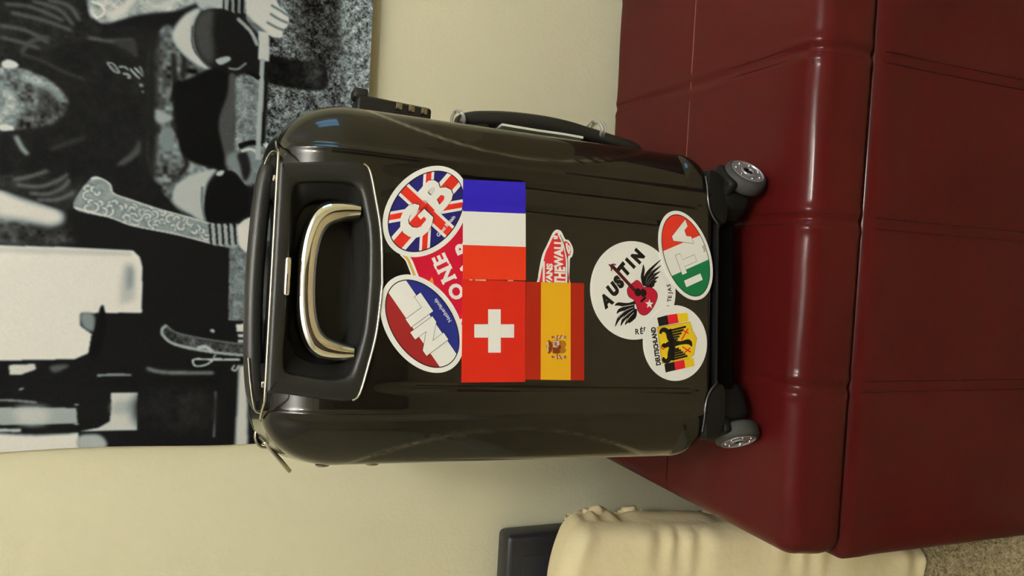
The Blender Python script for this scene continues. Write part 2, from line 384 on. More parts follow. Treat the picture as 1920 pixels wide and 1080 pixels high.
# gathered elastic edge down the right side
bm = bmesh.new(); path = []; rad = []
for i in range(140):
    t = i / 139; z = 0.06 + t * (ML - 0.07)
    x = W2 - 0.008 - 0.035 * max(0, (0.22 - z) / 0.22) - 0.006 * max(0, (z - 0.54) / 0.045) + 0.007 * math.exp(-((z - 0.515) / 0.014) ** 2) + 0.006 * math.exp(-((z - 0.462) / 0.010) ** 2) - 0.004 * math.exp(-((z - 0.488) / 0.007) ** 2) + 0.003 * math.sin(i * 0.9) * math.sin(i * 0.23) + 0.0015 * math.sin(i * 2.1)
    path.append((x, 0.072 + 0.004 * math.sin(i * 0.7), z - (0.026 if z > 0.55 else 0.0) * (z - 0.55) / 0.035 * (z > 0.55)))
    rad.append(0.006 + 0.003 * math.exp(-((z - 0.515) / 0.014) ** 2) + 0.003 * math.exp(-((z - 0.462) / 0.010) ** 2) + 0.002 * math.sin(i * 1.3) * math.sin(i * 0.37) + 0.001 * math.sin(i * 2.7))
add_tube(bm, path, rad, 10, flat=(1.3, 1.0)); from_bm('gathered_edge', bm, 'sheet', mt, label='gathered elastic edge of the sheet', sharp=None)
brd = thing('headboard', 'dark blue-black board standing between the mattress and the wall', 'headboard', (-0.82, 1.102, 0))
bm = bmesh.new(); add_box(bm, (0, 0, 0.3005), (0.785, 0.045, 0.601), 0.010, 3); from_bm('panel', bm, 'dark_board', brd)
bm = bmesh.new(); add_box(bm, (0, -0.0225, 0.31), (0.72, 0.006, 0.53), 0.003, 2); from_bm('inset_panel', bm, 'dark_board', brd)

# carpet pile where the bare floor shows
rng = np.random.default_rng(11); V = []; F = []
for i in range(20000):
    x = rng.uniform(-0.80, -0.33); y = rng.uniform(0.40, 0.832); h = rng.uniform(0.002, 0.006); a = rng.uniform(0, 6.28); r = rng.uniform(0.0022, 0.0038)
    lx, ly = rng.normal(0, 0.004, 2); b = len(V)
    for k in range(3): V.append((x + r * math.cos(a + k * 2.094), y + r * math.sin(a + k * 2.094), -0.001))
    for k in range(3): V.append((x + lx + 0.6 * r * math.cos(a + k * 2.094 + .5), y + ly + 0.6 * r * math.sin(a + k * 2.094 + .5), h))
    F += [(b, b + 1, b + 4, b + 3), (b + 1, b + 2, b + 5, b + 4), (b + 2, b, b + 3, b + 5), (b + 3, b + 4, b + 5)]
pile = mesh('carpet_pile', V, F, 'carpet', smooth=False, kind='stuff', recalc=False)
pile['label'] = 'beige tufted carpet pile on the floor beside the ottoman'; pile['category'] = 'carpet'
# ------------------------------------------------------------------ poster: a black and white print, painted on a fine mesh
PXL, PXR, PZB, PZT, STEP = -0.276, 0.430, 0.841, 1.420, 0.00085
nW = int((PXR - PXL) / STEP) + 1; nH = int((PZT - PZB) / STEP) + 1
cx = (PXL + STEP * np.arange(nW)) * 1000; cz = (PZB + STEP * np.arange(nH)) * 1000
GX, GZ = np.meshgrid(cx, cz)
prng = np.random.default_rng(21)
img = np.full((nH, nW), 30.0)
def blur(a, mm):
    r = int(round(mm / (STEP * 1000)))
    if r < 1: return a
    for _ in range(2):
        for ax in (0, 1):
            p = np.pad(a, [(r + 1, r) if k == ax else (0, 0) for k in (0, 1)], mode='edge'); c = np.cumsum(p, ax)
            n = a.shape[ax]
            a = (np.take(c, range(2 * r + 1, 2 * r + 1 + n), ax) - np.take(c, range(0, n), ax)) / (2 * r + 1)
    return a
def mask(P, soft=1.0):
    P = np.array(P, float); m = np.zeros((nH, nW), bool)
    x0, z0 = P.min(0) - 2; x1, z1 = P.max(0) + 2
    i0, i1 = max(0, int((x0 - cx[0]) / (STEP * 1000))), min(nW, int((x1 - cx[0]) / (STEP * 1000)) + 2)
    j0, j1 = max(0, int((z0 - cz[0]) / (STEP * 1000))), min(nH, int((z1 - cz[0]) / (STEP * 1000)) + 2)
    if i1 <= i0 or j1 <= j0: return m.astype(float)
    X, Z = GX[j0:j1, i0:i1], GZ[j0:j1, i0:i1]; s = np.zeros(X.shape, bool)
    for (ax, az), (bx, bz) in zip(P, np.roll(P, -1, 0)):
        if az == bz: continue
        s ^= ((az > Z) != (bz > Z)) & (X < (bx - ax) * (Z - az) / (bz - az) + ax)
    m[j0:j1, i0:i1] = s
    return blur(m.astype(float), max(0.6, soft * 0.7))
def fill(P, v, soft=1.5, tex=None, rnd=True):
    """v = value or array; tex = (cell px, amplitude)"""
    global img
    P = smooth_path(P, 5, True) if rnd else P
    m = mask(P, soft); val = v
    if tex:
        val = v + sum(tex[1] * f * (noise2(nH, nW, max(1.5, tex[0] * k * 1.75), prng) - 0.5) * 2 for k, f in ((1, 0.6), (2.6, 0.6), (0.5, 0.4)))
    img = img * (1 - m) + val * m
def stroke(P, wd, v, soft=1.0, rnd=True):
    P = smooth_path(P, 6) if rnd else np.array(P, float)
    t = np.gradient(P, axis=0); t /= np.linalg.norm(t, axis=1)[:, None] + 1e-9
    n = np.column_stack([-t[:, 1], t[:, 0]]) * wd / 2
    fill(np.vstack([P + n, (P - n)[::-1]]), v, soft, rnd=False)
W = lambda s: s
# floor and carpet of the print
fill([(442.9, 973.4), (474.0, 827.5), (132.6, 810.9), (86.1, 987.1), (90.9, 1015.0), (186.8, 998.0), (261.7, 980.1), (321.5, 968.5)], 84, 2, (1.5, 62), rnd=False)
fill([(448.9, 945.4), (464.3, 872.8), (306.5, 880.6), (242.8, 907.5), (297.2, 939.0)], 50, 14, (1.6, 40))
fill([(461.2, 887.6), (474.0, 827.5), (194.2, 813.9), (188.3, 863.9)], 108, 7, (1.4, 70))
fill([(219.6, 1022.6), (217.6, 983.9), (94.0, 980.4), (90.3, 1021.8), (155.7, 1017.4)], 112, 2, (2.5, 34))
fill([(-5.2, 1018.2), (-0.5, 987.2), (-106.8, 983.0), (-106.0, 1015.7)], 106, 1.5, (2.5, 30), rnd=False)
# pale window and objects on the left
fill([(54.8, 1308.1), (40.8, 1263.1), (28.7, 1220.5), (12.0, 1218.9), (5.6, 1233.4), (9.3, 1259.4), (11.3, 1307.1)], 200, 5)
fill([(11.3, 1307.1), (12.4, 1262.4), (7.6, 1233.4), (8.8, 1215.8), (-11.2, 1210.5), (-16.7, 1306.5)], 62, 7, (6, 30))
fill([(-20.0, 1317.3), (-17.2, 1209.2), (-17.3, 1135.8), (-25.3, 1128.0), (-37.8, 1124.5), (-98.3, 1123.1), (-100.6, 1193.7), (-116.4, 1194.4), (-127.3, 1180.8), (-152.2, 1183.7), (-159.9, 1199.2), (-162.6, 1314.1)], 214, 1.2, rnd=False)
fill([(-21.3, 1317.3), (-18.6, 1209.2), (-18.9, 1138.9), (-24.4, 1136.9), (-26.9, 1226.6), (-28.4, 1317.2)], 188, 2, rnd=False)
fill([(-38.8, 1146.4), (-36.9, 1135.2), (-80.2, 1132.6), (-84.0, 1142.5), (-86.3, 1149.3)], 176, 5)
fill([(-44.2, 1142.5), (-38.3, 1136.4), (-59.2, 1134.5), (-70.0, 1140.5)], 132, 4)
fill([(-101.3, 1193.6), (-102.3, 1179.1), (-123.1, 1178.4), (-117.8, 1190.7)], 120, 2)
fill([(-92.5, 1172.0), (-93.7, 1167.1), (-122.9, 1163.7), (-155.0, 1172.0), (-156.4, 1182.3), (-126.6, 1178.3)], 24, 1.5)
fill([(-167.3, 1270.4), (-166.0, 1242.8), (-172.8, 1241.4), (-179.5, 1257.5), (-179.4, 1270.1)], 196, 1.5, rnd=False)
fill([(-168.7, 1225.1), (-167.4, 1205.0), (-175.6, 1215.5), (-176.3, 1223.8)], 80, 2)
fill([(-219.4, 1312.8), (-222.8, 1195.0), (-243.7, 1193.2), (-241.3, 1312.3)], 150, 1.5, rnd=False)
fill([(-221.9, 1262.1), (-222.7, 1227.2), (-241.9, 1229.7), (-241.1, 1255.9)], 178, 6)
fill([(-249.3, 1312.2), (-254.9, 1191.6), (-282.8, 1189.6), (-277.2, 1311.5)], 206, 1.5, rnd=False)
fill([(-204.0, 1156.3), (-203.8, 1124.8), (-254.4, 1123.2), (-254.2, 1190.5), (-250.1, 1168.5), (-242.0, 1156.4), (-224.5, 1154.4)], 188, 1.5, rnd=False)
fill([(-217.4, 1153.4), (-214.4, 1129.6), (-228.6, 1130.4), (-231.6, 1151.7)], 160, 5)
fill([(-260.5, 1190.3), (-260.0, 1167.0), (-275.8, 1159.1), (-277.3, 1189.8)], 158, 2)
fill([(-244.0, 1312.3), (-249.7, 1220.6), (-249.3, 1190.6), (-256.1, 1196.5), (-256.4, 1243.9), (-247.9, 1312.2)], 28, 2)
stroke([(-181.4, 1173.0), (-180.2, 1152.7), (-181.0, 1133.2)], 3, 120)
stroke([(-171.9, 1115.0), (-177.7, 1092.2), (-178.8, 1032.2)], 4, 118, 2)
stroke([(-203.8, 1028.6), (-265.1, 1028.4)], 3.5, 84, 1.5, rnd=False)
fill([(-169.4, 999.5), (-167.9, 988.4), (-277.3, 984.1), (-278.1, 1000.2)], 192, 2, rnd=False)
fill([(-203.9, 1120.4), (-205.2, 1034.6), (-253.1, 1034.9), (-250.3, 1118.9)], 36, 8, (8, 8))
stroke([(-197.0, 1257.0), (-198.4, 1256.4)], 6, 190); stroke([(-218.0, 1195.1), (-219.3, 1195.1)], 5, 150); stroke([(-243.7, 1194.4), (-245.0, 1194.4)], 5, 170)
stroke([(-211.9, 1290.8), (-211.7, 1268.1), (-215.0, 1239.2)], 3, 110); stroke([(-248.0, 1289.9), (-249.9, 1255.7)], 4, 160)
fill([(-116.2, 1099.5), (-113.3, 1093.1), (-124.5, 1080.9), (-135.6, 1033.8), (-141.1, 985.2), (-156.0, 984.6), (-151.7, 1033.2), (-144.6, 1073.6), (-133.3, 1092.4)], 62, 1.5, (3, 26))
stroke([(-114.0, 1092.4), (-120.5, 1098.0), (-129.0, 1095.8), (-140.3, 1080.4), (-150.2, 1033.2), (-155.2, 986.0)], 3.5, 150)
stroke([(-115.4, 1092.3), (-125.2, 1077.6), (-134.1, 1033.8), (-139.6, 988.8)], 1.8, 110)
stroke([(-145.2, 1053.7), (-143.0, 1043.7), (-149.5, 1034.6)], 5, 165, 1.5)
stroke([(-160.5, 998.4), (-160.5, 1032.9), (-159.8, 1055.8), (-164.8, 1058.3), (-169.2, 1054.2), (-167.8, 1042.8), (-161.2, 1032.8)], 2, 200, 1)
stroke([(-153.1, 1029.7), (-159.0, 1032.9), (-159.0, 1022.7)], 1.6, 170); stroke([(-167.9, 1005.1), (-173.8, 1008.4), (-175.3, 1003.4), (-167.9, 999.5)], 2, 180)
fill([(-111.7, 1005.2), (-109.9, 986.4), (-121.8, 985.9), (-122.0, 1004.8)], 205, 1, rnd=False); fill([(-124.9, 1002.6), (-124.7, 985.8), (-129.2, 985.6), (-129.4, 1002.4)], 190, 1, rnd=False); fill([(-133.1, 1002.3), (-132.9, 985.5), (-136.6, 985.4), (-136.8, 1002.1)], 170, 1, rnd=False)
stroke([(-119.6, 1037.8), (-122.4, 1032.9)], 4, 160)
# seated figure: torso and sleeves
fill([(235.9, 1323.1), (252.9, 1257.2), (260.9, 1187.4), (259.0, 1113.3), (68.6, 1106.9), (41.3, 1144.0), (48.0, 1190.1), (56.3, 1252.1), (63.5, 1319.2)], 33, 3, (8, 5))
fill([(361.7, 1326.0), (386.3, 1208.8), (283.4, 1192.8), (258.5, 1181.3), (232.2, 1222.1), (212.3, 1267.4), (210.6, 1322.6)], 36, 3, (6, 8))
for q in ([(275.3, 1285.8), (276.3, 1257.8), (265.1, 1223.0)], [(266.0, 1280.0), (262.6, 1246.0), (254.7, 1213.9)], [(284.1, 1258.0), (278.6, 1229.2), (261.5, 1212.3)], [(248.8, 1290.7), (246.9, 1262.7), (236.1, 1239.6)], [(234.7, 1290.3), (231.7, 1267.9), (226.9, 1247.9)], [(288.3, 1241.0), (284.5, 1217.7), (268.0, 1205.4)]):
    stroke(q, 4, 78, 2.5)
fill([(64.5, 1308.3), (69.5, 1252.4), (64.1, 1199.6), (51.1, 1193.2), (31.7, 1207.0), (32.8, 1228.3), (44.8, 1263.2), (58.0, 1308.2)], 40, 3, (6, 10))
for q in ([(62.5, 1272.1), (69.5, 1252.4), (77.7, 1235.3)], [(57.5, 1269.2), (57.0, 1243.4), (66.8, 1223.3), (75.8, 1213.0)], [(48.1, 1254.7), (48.4, 1234.5), (59.2, 1217.2), (69.8, 1211.6)], [(40.2, 1245.9), (42.7, 1222.7), (53.5, 1205.2)]):
    stroke(q, 4, 88, 2.5)
fill([(91.7, 1159.2), (110.5, 1142.4), (127.4, 1132.9), (111.6, 1131.2), (96.4, 1145.7)], 66, 3)
stroke([(217.5, 1267.6), (212.3, 1244.7), (202.5, 1221.2), (195.8, 1197.4)], 2.5, 62, 2); stroke([(117.1, 1270.7), (104.6, 1264.7), (95.5, 1257.6)], 5, 130, 2.5); stroke([(104.6, 1233.1), (114.7, 1212.9), (123.4, 1195.3)], 4, 58, 4)
stroke([(218.8, 1267.6), (234.8, 1256.7), (242.8, 1238.6)], 5, 66, 3); stroke([(248.8, 1196.0), (248.4, 1168.9), (254.2, 1144.5)], 4, 78, 2.5); fill([(248.5, 1167.6), (254.9, 1144.5), (244.6, 1140.4), (232.5, 1138.8), (237.7, 1150.1)], 52, 3)
# script on the shirt
stroke([(220.7, 1173.5), (220.3, 1166.8), (210.5, 1159.1), (211.0, 1165.3), (219.4, 1172.8)], 1.8, 150, 0.8); stroke([(217.1, 1169.7), (211.5, 1161.6)], 1.2, 120, 0.8)
stroke([(217.2, 1160.0), (218.1, 1153.2), (214.7, 1148.8)], 2, 150, 0.8); stroke([(209.7, 1155.4), (209.2, 1149.2), (205.4, 1146.6), (204.9, 1150.3)], 2.4, 150, 0.8)
stroke([(217.0, 1147.0), (211.5, 1141.9), (205.6, 1135.4)], 2.2, 160, 0.8); stroke([(219.0, 1142.1), (214.3, 1137.0), (209.0, 1130.5)], 2.2, 160, 0.8); stroke([(221.3, 1136.0), (216.2, 1133.3), (212.3, 1131.3)], 3, 120, 0.8)
stroke([(197.4, 1135.2), (197.4, 1130.2)], 4, 150, 1); stroke([(190.2, 1132.4), (188.5, 1129.3)], 3.4, 140, 1)
# flat cap
fill([(192.8, 1322.2), (198.9, 1283.9), (198.5, 1258.6), (189.2, 1235.4), (172.8, 1219.2), (163.2, 1216.0), (144.2, 1224.3), (133.1, 1239.7), (125.0, 1270.9), (117.5, 1320.5)], 92, 2, (5, 60))
fill([(194.1, 1267.0), (190.7, 1244.1), (174.9, 1223.4), (165.0, 1217.8), (171.2, 1232.0), (182.1, 1249.6), (186.3, 1266.8)], 138, 4, (3, 25))
fill([(178.0, 1255.2), (174.5, 1232.1), (158.7, 1225.9), (144.0, 1237.1), (146.0, 1248.7), (162.7, 1246.2)], 54, 7, (4, 20))
fill([(170.7, 1310.8), (170.5, 1277.6), (157.0, 1266.0), (134.4, 1273.9), (125.7, 1309.8)], 135, 7, (4, 50))
fill([(204.8, 1287.4), (209.2, 1279.7), (205.3, 1270.6), (199.8, 1272.8), (198.0, 1285.0)], 188, 1.5); fill([(128.9, 1287.8), (129.0, 1275.5), (124.1, 1273.1), (122.4, 1287.6)], 190, 1.5)
# far arm, wrist bands and hand
fill([(387.6, 1203.0), (421.6, 1040.9), (316.9, 1037.0), (316.5, 1063.6), (299.9, 1095.5), (292.9, 1120.7), (284.6, 1145.4), (270.2, 1175.6), (273.4, 1188.9), (288.1, 1196.5)], 150, 2.5, (4, 42))
stroke([(294.0, 1193.1), (291.9, 1182.3), (283.2, 1178.4), (275.1, 1186.6), (279.8, 1190.3)], 3, 205, 1.5); stroke([(279.6, 1175.9), (289.3, 1157.9), (319.5, 1140.3)], 10, 190, 4); stroke([(298.6, 1127.2), (304.6, 1108.4), (321.7, 1089.8)], 8, 180, 4)
fill([(359.4, 1073.0), (366.9, 1033.5), (310.3, 1034.1), (308.7, 1068.5)], 158, 2)
for k in range(4):
    x0 = 419 + 11.5 * k
    fill([(a, b) for a, b in [[(365.8, 1039.5), (366.3, 1036.9), (307.2, 1036.0), (308.1, 1038.7)], [(367.2, 1031.9), (367.7, 1029.2), (308.5, 1028.3), (309.4, 1031.0)], [(368.7, 1024.2), (369.2, 1021.5), (309.8, 1020.6), (310.7, 1023.3)], [(370.2, 1016.4), (370.7, 1013.7), (311.1, 1012.8), (312.0, 1015.6)]][k]], 20, 0.8, rnd=False)
    fill([(a, b) for a, b in [[(366.3, 1036.9), (367.2, 1032.2), (306.6, 1031.3), (306.6, 1035.3)], [(367.7, 1029.2), (368.6, 1024.5), (307.9, 1023.5), (307.9, 1027.6)], [(369.2, 1021.5), (370.1, 1016.8), (309.2, 1015.8), (309.2, 1019.9)], [(370.7, 1013.7), (371.6, 1009.0), (310.5, 1008.0), (310.5, 1012.1)]][k]], 130 - 10 * k, 0.8, rnd=False)
fill([(371.6, 1008.6), (376.8, 981.2), (332.2, 968.9), (320.7, 955.7), (305.9, 952.9), (293.8, 960.3), (286.5, 960.0), (284.2, 970.5), (287.6, 981.1), (298.2, 995.5), (307.6, 1008.2)], 186, 1.8)
for q in ([(327.2, 977.1), (322.0, 965.0), (316.6, 954.1)], [(315.5, 978.1), (310.2, 966.6), (306.5, 953.7)], [(303.3, 981.8), (298.2, 968.9), (295.7, 957.5)]): stroke(q, 3, 92, 1.5)
fill([(309.0, 1008.3), (299.4, 996.9), (289.0, 981.2), (282.7, 984.4), (289.4, 996.5), (300.7, 1006.6)], 96, 2.5)
# patterned trousers and their rolled knees
fill([(254.2, 1122.0), (270.7, 1113.7), (279.6, 1101.2), (253.6, 1081.0), (230.9, 1053.9), (213.8, 1065.2), (190.9, 1078.8), (154.8, 1086.6), (113.4, 1079.3), (95.0, 1048.9), (36.0, 1072.0), (52.0, 1094.8), (81.8, 1116.3), (115.9, 1123.7), (171.4, 1123.0), (219.1, 1127.1)], 94, 2.5, (7, 70))
fill([(260.1, 1128.4), (262.5, 1113.4), (227.8, 1114.8), (145.2, 1109.5), (82.0, 1113.7), (88.0, 1124.1), (170.4, 1130.6)], 36, 6)
for q in ([(259.5, 1087.7), (239.2, 1083.7), (211.1, 1084.7)], [(175.7, 1088.0), (154.0, 1093.7), (134.0, 1084.6)], [(113.4, 1079.3), (99.6, 1075.6), (84.6, 1084.8)], [(244.2, 1096.8), (203.0, 1093.5), (181.6, 1096.6)]): stroke(q, 6, 36, 3)
fill([(134.8, 1109.1), (146.8, 1095.4), (122.6, 1092.6), (114.5, 1103.3)], 110, 3); fill([(168.9, 1115.3), (165.4, 1103.8), (159.6, 1093.9), (151.1, 1106.5), (154.3, 1114.9)], 138, 3)
fill([(270.3, 1099.0), (294.6, 1085.6), (307.0, 1065.9), (275.9, 1072.6), (255.2, 1070.6), (239.1, 1060.8), (228.8, 1048.5), (230.0, 1060.5), (241.1, 1080.5), (255.1, 1094.0)], 176, 2)
fill([(59.3, 1092.4), (81.7, 1078.2), (98.8, 1039.0), (77.1, 1049.6), (48.2, 1052.6), (25.4, 1050.4), (37.4, 1073.4), (45.6, 1086.8)], 166, 2)
stroke([(284.0, 1074.2), (265.0, 1074.8), (248.4, 1069.0), (231.4, 1050.6)], 2.5, 60, 1.2); stroke([(73.1, 1054.8), (48.0, 1054.6), (27.6, 1049.8)], 2.5, 90, 1.2)
fill([(202.7, 1095.4), (213.4, 1078.3), (231.8, 1047.3), (229.9, 1025.7), (204.8, 1026.1), (164.0, 1038.1), (139.4, 1034.5), (103.1, 1023.6), (100.4, 1052.5), (112.0, 1079.3), (147.4, 1090.3)], 23, 2.5)
fill([(226.2, 1026.9), (221.6, 1018.6), (148.5, 1017.1), (112.6, 1015.8), (103.1, 1023.6), (138.0, 1034.4), (163.3, 1038.0), (198.8, 1028.6)], 68, 2.5)
fill([(281.4, 1072.8), (301.5, 1065.7), (311.0, 1046.8), (307.9, 1023.2), (290.7, 1002.1), (265.7, 991.4), (246.1, 997.6), (229.9, 1020.2), (230.0, 1040.5), (238.8, 1057.5), (255.4, 1069.3)], 30, 1.5)
fill([(281.4, 1072.8), (301.5, 1065.7), (309.0, 1050.1), (279.4, 1050.3), (251.7, 1046.7), (235.7, 1050.1), (251.6, 1066.5)], 62, 5)
fill([(48.3, 1051.3), (77.4, 1045.6), (95.3, 1030.1), (96.7, 1015.2), (81.2, 1002.2), (62.1, 995.2), (42.8, 997.9), (30.1, 1012.6), (24.2, 1036.3), (29.2, 1047.9)], 24, 1.5)
fill([(102.9, 1026.3), (118.9, 1024.2), (125.1, 1006.0), (118.2, 988.4), (82.1, 991.1), (84.8, 1002.3), (98.1, 1015.2)], 112, 4)
fill([(120.1, 1012.6), (124.2, 1001.1), (100.1, 994.6), (84.8, 1002.3), (106.0, 1008.7)], 34, 3)
fill([(243.6, 1044.3), (250.1, 1029.1), (244.7, 1026.9), (237.2, 1039.4)], 150, 1.5); fill([(94.7, 1036.8), (96.9, 1028.8), (90.2, 1031.3), (89.6, 1038.0)], 175, 1)
stroke([(234.5, 1028.6), (234.7, 1017.0), (244.9, 1005.8)], 2.5, 120, 1.2)
stroke([(131.1, 1011.0), (137.8, 996.1), (138.1, 978.6)], 7, 18, 1.2); stroke([(124.9, 1008.0), (129.1, 995.7), (124.3, 985.8)], 3.5, 190, 1); fill([(141.1, 978.8), (135.2, 965.1), (129.6, 969.1), (135.2, 979.2)], 190, 1)
# near forearm, inked with scrolls
arm = [(71.9, 1187.8), (73.7, 1175.7), (66.5, 1164.5), (55.8, 1160.5), (49.1, 1140.5), (39.2, 1105.9), (30.7, 1066.6), (24.0, 1039.6), (20.0, 1010.9), (-6.1, 1008.5), (-3.4, 1038.6), (6.7, 1085.4), (14.7, 1136.9), (23.8, 1165.1), (33.8, 1205.9)]
fill(arm, 128, 1.5, (4, 16)); keep = mask(smooth_path(arm, 5, True), 1.0); base = img.copy()
arc = np.random.default_rng(5)
AX = np.array([(51.3, 1190.2), (32.3, 1143.7), (20.9, 1085.9), (7.9, 1018.7)])
def along(t):
    t = t * (len(AX) - 1); i = min(int(t), len(AX) - 2); return AX[i] + (AX[i + 1] - AX[i]) * (t - i)
for k in range(70):
    c = along(arc.uniform(0, 1)) + arc.normal(0, 7, 2); r = arc.uniform(3.5, 9.5); a0 = arc.uniform(0, 6.28); sp = arc.choice([-1, 1])
    q = [(c[0] + r * (1 - .15 * j) * math.cos(a0 + sp * j * 0.8), c[1] + r * (1 - .15 * j) * math.sin(a0 + sp * j * 0.8)) for j in range(6)]
    stroke(q, 4.4, 66, 0.7); stroke(q, 2.9, 198, 0.7)
edge_ = np.array(arm)
for q in (arm[0:9], arm[10:16]): stroke(q, 3.0, 200, 1.0)
for k in range(0):
    c = along(k / 12 + .04) + arc.normal(0, 4, 2); fill([(c[0] - 5, c[1]), (c[0], c[1] + 4), (c[0] + 6, c[1] - 1), (c[0], c[1] - 5)], 118, 1.0)
img = base * (1 - keep) + img * keep
for k in range(5):
    fill([(a, b) for a, b in [[(25.0, 1045.7), (24.5, 1042.3), (-4.2, 1039.3), (-3.6, 1042.7)], [(25.5, 1038.0), (25.0, 1034.6), (-3.7, 1031.5), (-3.2, 1034.9)], [(26.0, 1030.2), (25.5, 1026.8), (-3.3, 1023.7), (-2.8, 1027.1)], [(26.6, 1022.4), (26.1, 1019.0), (-2.9, 1015.9), (-2.3, 1019.3)], [(27.1, 1014.6), (26.6, 1011.1), (-2.4, 1008.0), (-1.9, 1011.4)]][k]], 24, 0.8, rnd=False)
    fill([(a, b) for a, b in [[(24.5, 1042.3), (24.0, 1038.3), (-5.4, 1035.2), (-4.2, 1039.3)], [(25.0, 1034.6), (24.6, 1030.5), (-5.0, 1027.4), (-3.7, 1031.5)], [(25.5, 1026.8), (25.1, 1022.7), (-4.5, 1019.6), (-3.3, 1023.7)], [(26.1, 1019.0), (25.6, 1014.9), (-4.1, 1011.7), (-2.9, 1015.9)], [(26.6, 1011.1), (26.1, 1007.0), (-3.6, 1003.8), (-2.4, 1008.0)]][k]], 150, 0.8, rnd=False)
fill([(26.1, 1007.0), (34.7, 988.6), (-9.3, 986.8), (-7.2, 1002.9), (11.5, 1007.8)], 205, 1.5)
# stick and boot
fill([(258.8, 980.0), (257.8, 937.3), (256.7, 903.7), (240.5, 897.0), (222.8, 900.7), (218.2, 935.6), (221.7, 975.0), (239.8, 981.3)], 27, 2, (3, 10))
fill([(254.4, 929.9), (254.6, 908.0), (228.3, 903.9), (225.5, 925.1)], 44, 4, (3, 18))
stroke([(289.8, 985.4), (268.3, 983.8), (251.0, 983.9)], 14, 176, 1.5, rnd=False); stroke([(252.3, 984.6), (210.2, 985.0), (166.5, 986.1), (115.5, 985.5)], 7, 150, 1.2); stroke([(250.0, 980.3), (203.7, 979.2), (159.9, 980.2), (138.0, 980.0)], 5, 28, 1.2)
stroke([(302.1, 1019.6), (287.1, 1001.9), (269.9, 992.3)], 5, 140, 1.5); stroke([(232.8, 1005.3), (230.4, 996.2), (225.7, 988.4)], 6, 20, 1)
img = img - 20 * np.clip(1 - img / 95, 0, 1)
img = np.clip(img + (noise2(nH, nW, 1.8, prng) - 0.5) * 7, 4, 235)
def lin_a(v):
    v = v / 255; return np.where(v <= 0.04045, v / 12.92, ((v + 0.055) / 1.055) ** 2.4)
cool = np.clip(1 - np.abs(img - 110) / 90, 0, 1)
col = np.stack([lin_a(img * (1 - 0.085 * cool)) / ILL[0], lin_a(img * (1 + 0.025 * cool)) / ILL[1], lin_a(img * (0.89 + 0.075 * cool)) / ILL[2], np.ones_like(img)], -1)
Zm = GZ / 1000; Xm = GX / 1000
edge = 0.0025 * np.sin((Zm - 0.9) * 17) * np.clip((0.05 - (Xm - PXL)) / 0.05, 0, 1)
Ym = 1.1235 - 0.016 * np.exp(-(Zm - PZB) / 0.022) - 0.003 * (1 - np.cos((Zm - 0.9) * 12)) * np.clip((0.08 - (Xm - PXL)) / 0.08, 0, 1)
Vp = np.column_stack([(Xm - edge).ravel(), Ym.ravel(), Zm.ravel()])
ii = np.arange(nW * nH).reshape(nH, nW)
Fp = np.stack([ii[:-1, :-1], ii[:-1, 1:], ii[1:, 1:], ii[1:, :-1]], -1).reshape(-1, 4)
me = bpy.data.meshes.new('poster'); me.vertices.add(len(Vp)); me.vertices.foreach_set('co', Vp.ravel())
me.loops.add(len(Fp) * 4); me.loops.foreach_set('vertex_index', Fp.ravel().astype(np.int32))
me.polygons.add(len(Fp)); me.polygons.foreach_set('loop_start', np.arange(0, len(Fp) * 4, 4, dtype=np.int32))
me.update(calc_edges=True)
at = me.color_attributes.new('print', 'FLOAT_COLOR', 'POINT'); at.data.foreach_set('color', col.reshape(-1).astype(np.float32))
m = mat('poster_print', (0.5, 0.5, 0.5), 0.55, spec=0.05)
a_ = m.node_tree.nodes.new('ShaderNodeVertexColor'); a_.layer_name = 'print'
m.node_tree.links.new(a_.outputs[0], m.node_tree.nodes['Principled BSDF'].inputs['Base Color'])
po = link('poster', me, m); po['label'] = 'black and white poster of a seated man in dark shirt, hung on the wall'; po['category'] = 'poster'
# ------------------------------------------------------------------ suitcase (local frame: x right, y away, z up; outer face at y = 0)
LEAN, YAW = math.radians(1.3), math.radians(6.5)
suit = thing('suitcase', 'glossy dark grey hard-shell cabin suitcase covered in travel stickers on the ottoman', 'suitcase', (-0.0395, 0.7145, TOP + 0.0006), (0, LEAN, YAW))
HW, ZB, ZT, DEP = 0.175, 0.066, 0.546, 0.225
GRV = (-0.119, -0.098, 0.084, 0.108)
def sstep(a, b, x):
    t = np.clip((x - a) / (b - a), 0, 1); return t * t * (3 - 2 * t)
def front_h(X, Z):
    """relief of the face: + is towards the viewer"""
    X = np.asarray(X, float); Z = np.asarray(Z, float); h = np.zeros(np.broadcast(X, Z).shape)
    for g in GRV[1:4]:
        h = h - 0.0036 * np.exp(-((X - g) / 0.0036) ** 2) * sstep(0.080, 0.10, Z) * (1 - sstep(0.405, 0.455, Z))
    h = h - 0.0042 * sstep(0.1235, 0.1280, np.abs(X)) + 0.0014 * np.exp(-((np.abs(X) - 0.1225) / 0.0024) ** 2)
    u = np.clip((Z - 0.125) / 0.355, 0, 1)
    xc = 0.178 - 0.042 * np.sin(math.pi * u) ** 0.8
    d = np.clip(np.abs(X) - xc, 0, 1)
    inside = (Z > 0.125) & (Z < 0.48)
    h = h - np.where(inside, 0.0050 * sstep(0, 0.0035, d) + 0.12 * d, 0)
    return h
BZ_HALF = [(0.1035, 0.546), (0.1045, 0.530), (0.1075, 0.508), (0.1105, 0.482), (0.1095, 0.470), (0.1030, 0.4640), (0.080, 0.4580), (0.045, 0.4510), (0.0, 0.4478)]
def mirror(H): return [(-x, z) for x, z in reversed(H[:-1])]
def outline(H, n=200):
    right = smooth_path(H, 8); left = np.array([(-x, z) for x, z in reversed(right[:-1])])
    return resample(np.vstack([[(0.0, H[0][1])], right, left]), n)
BZ = outline(BZ_HALF)
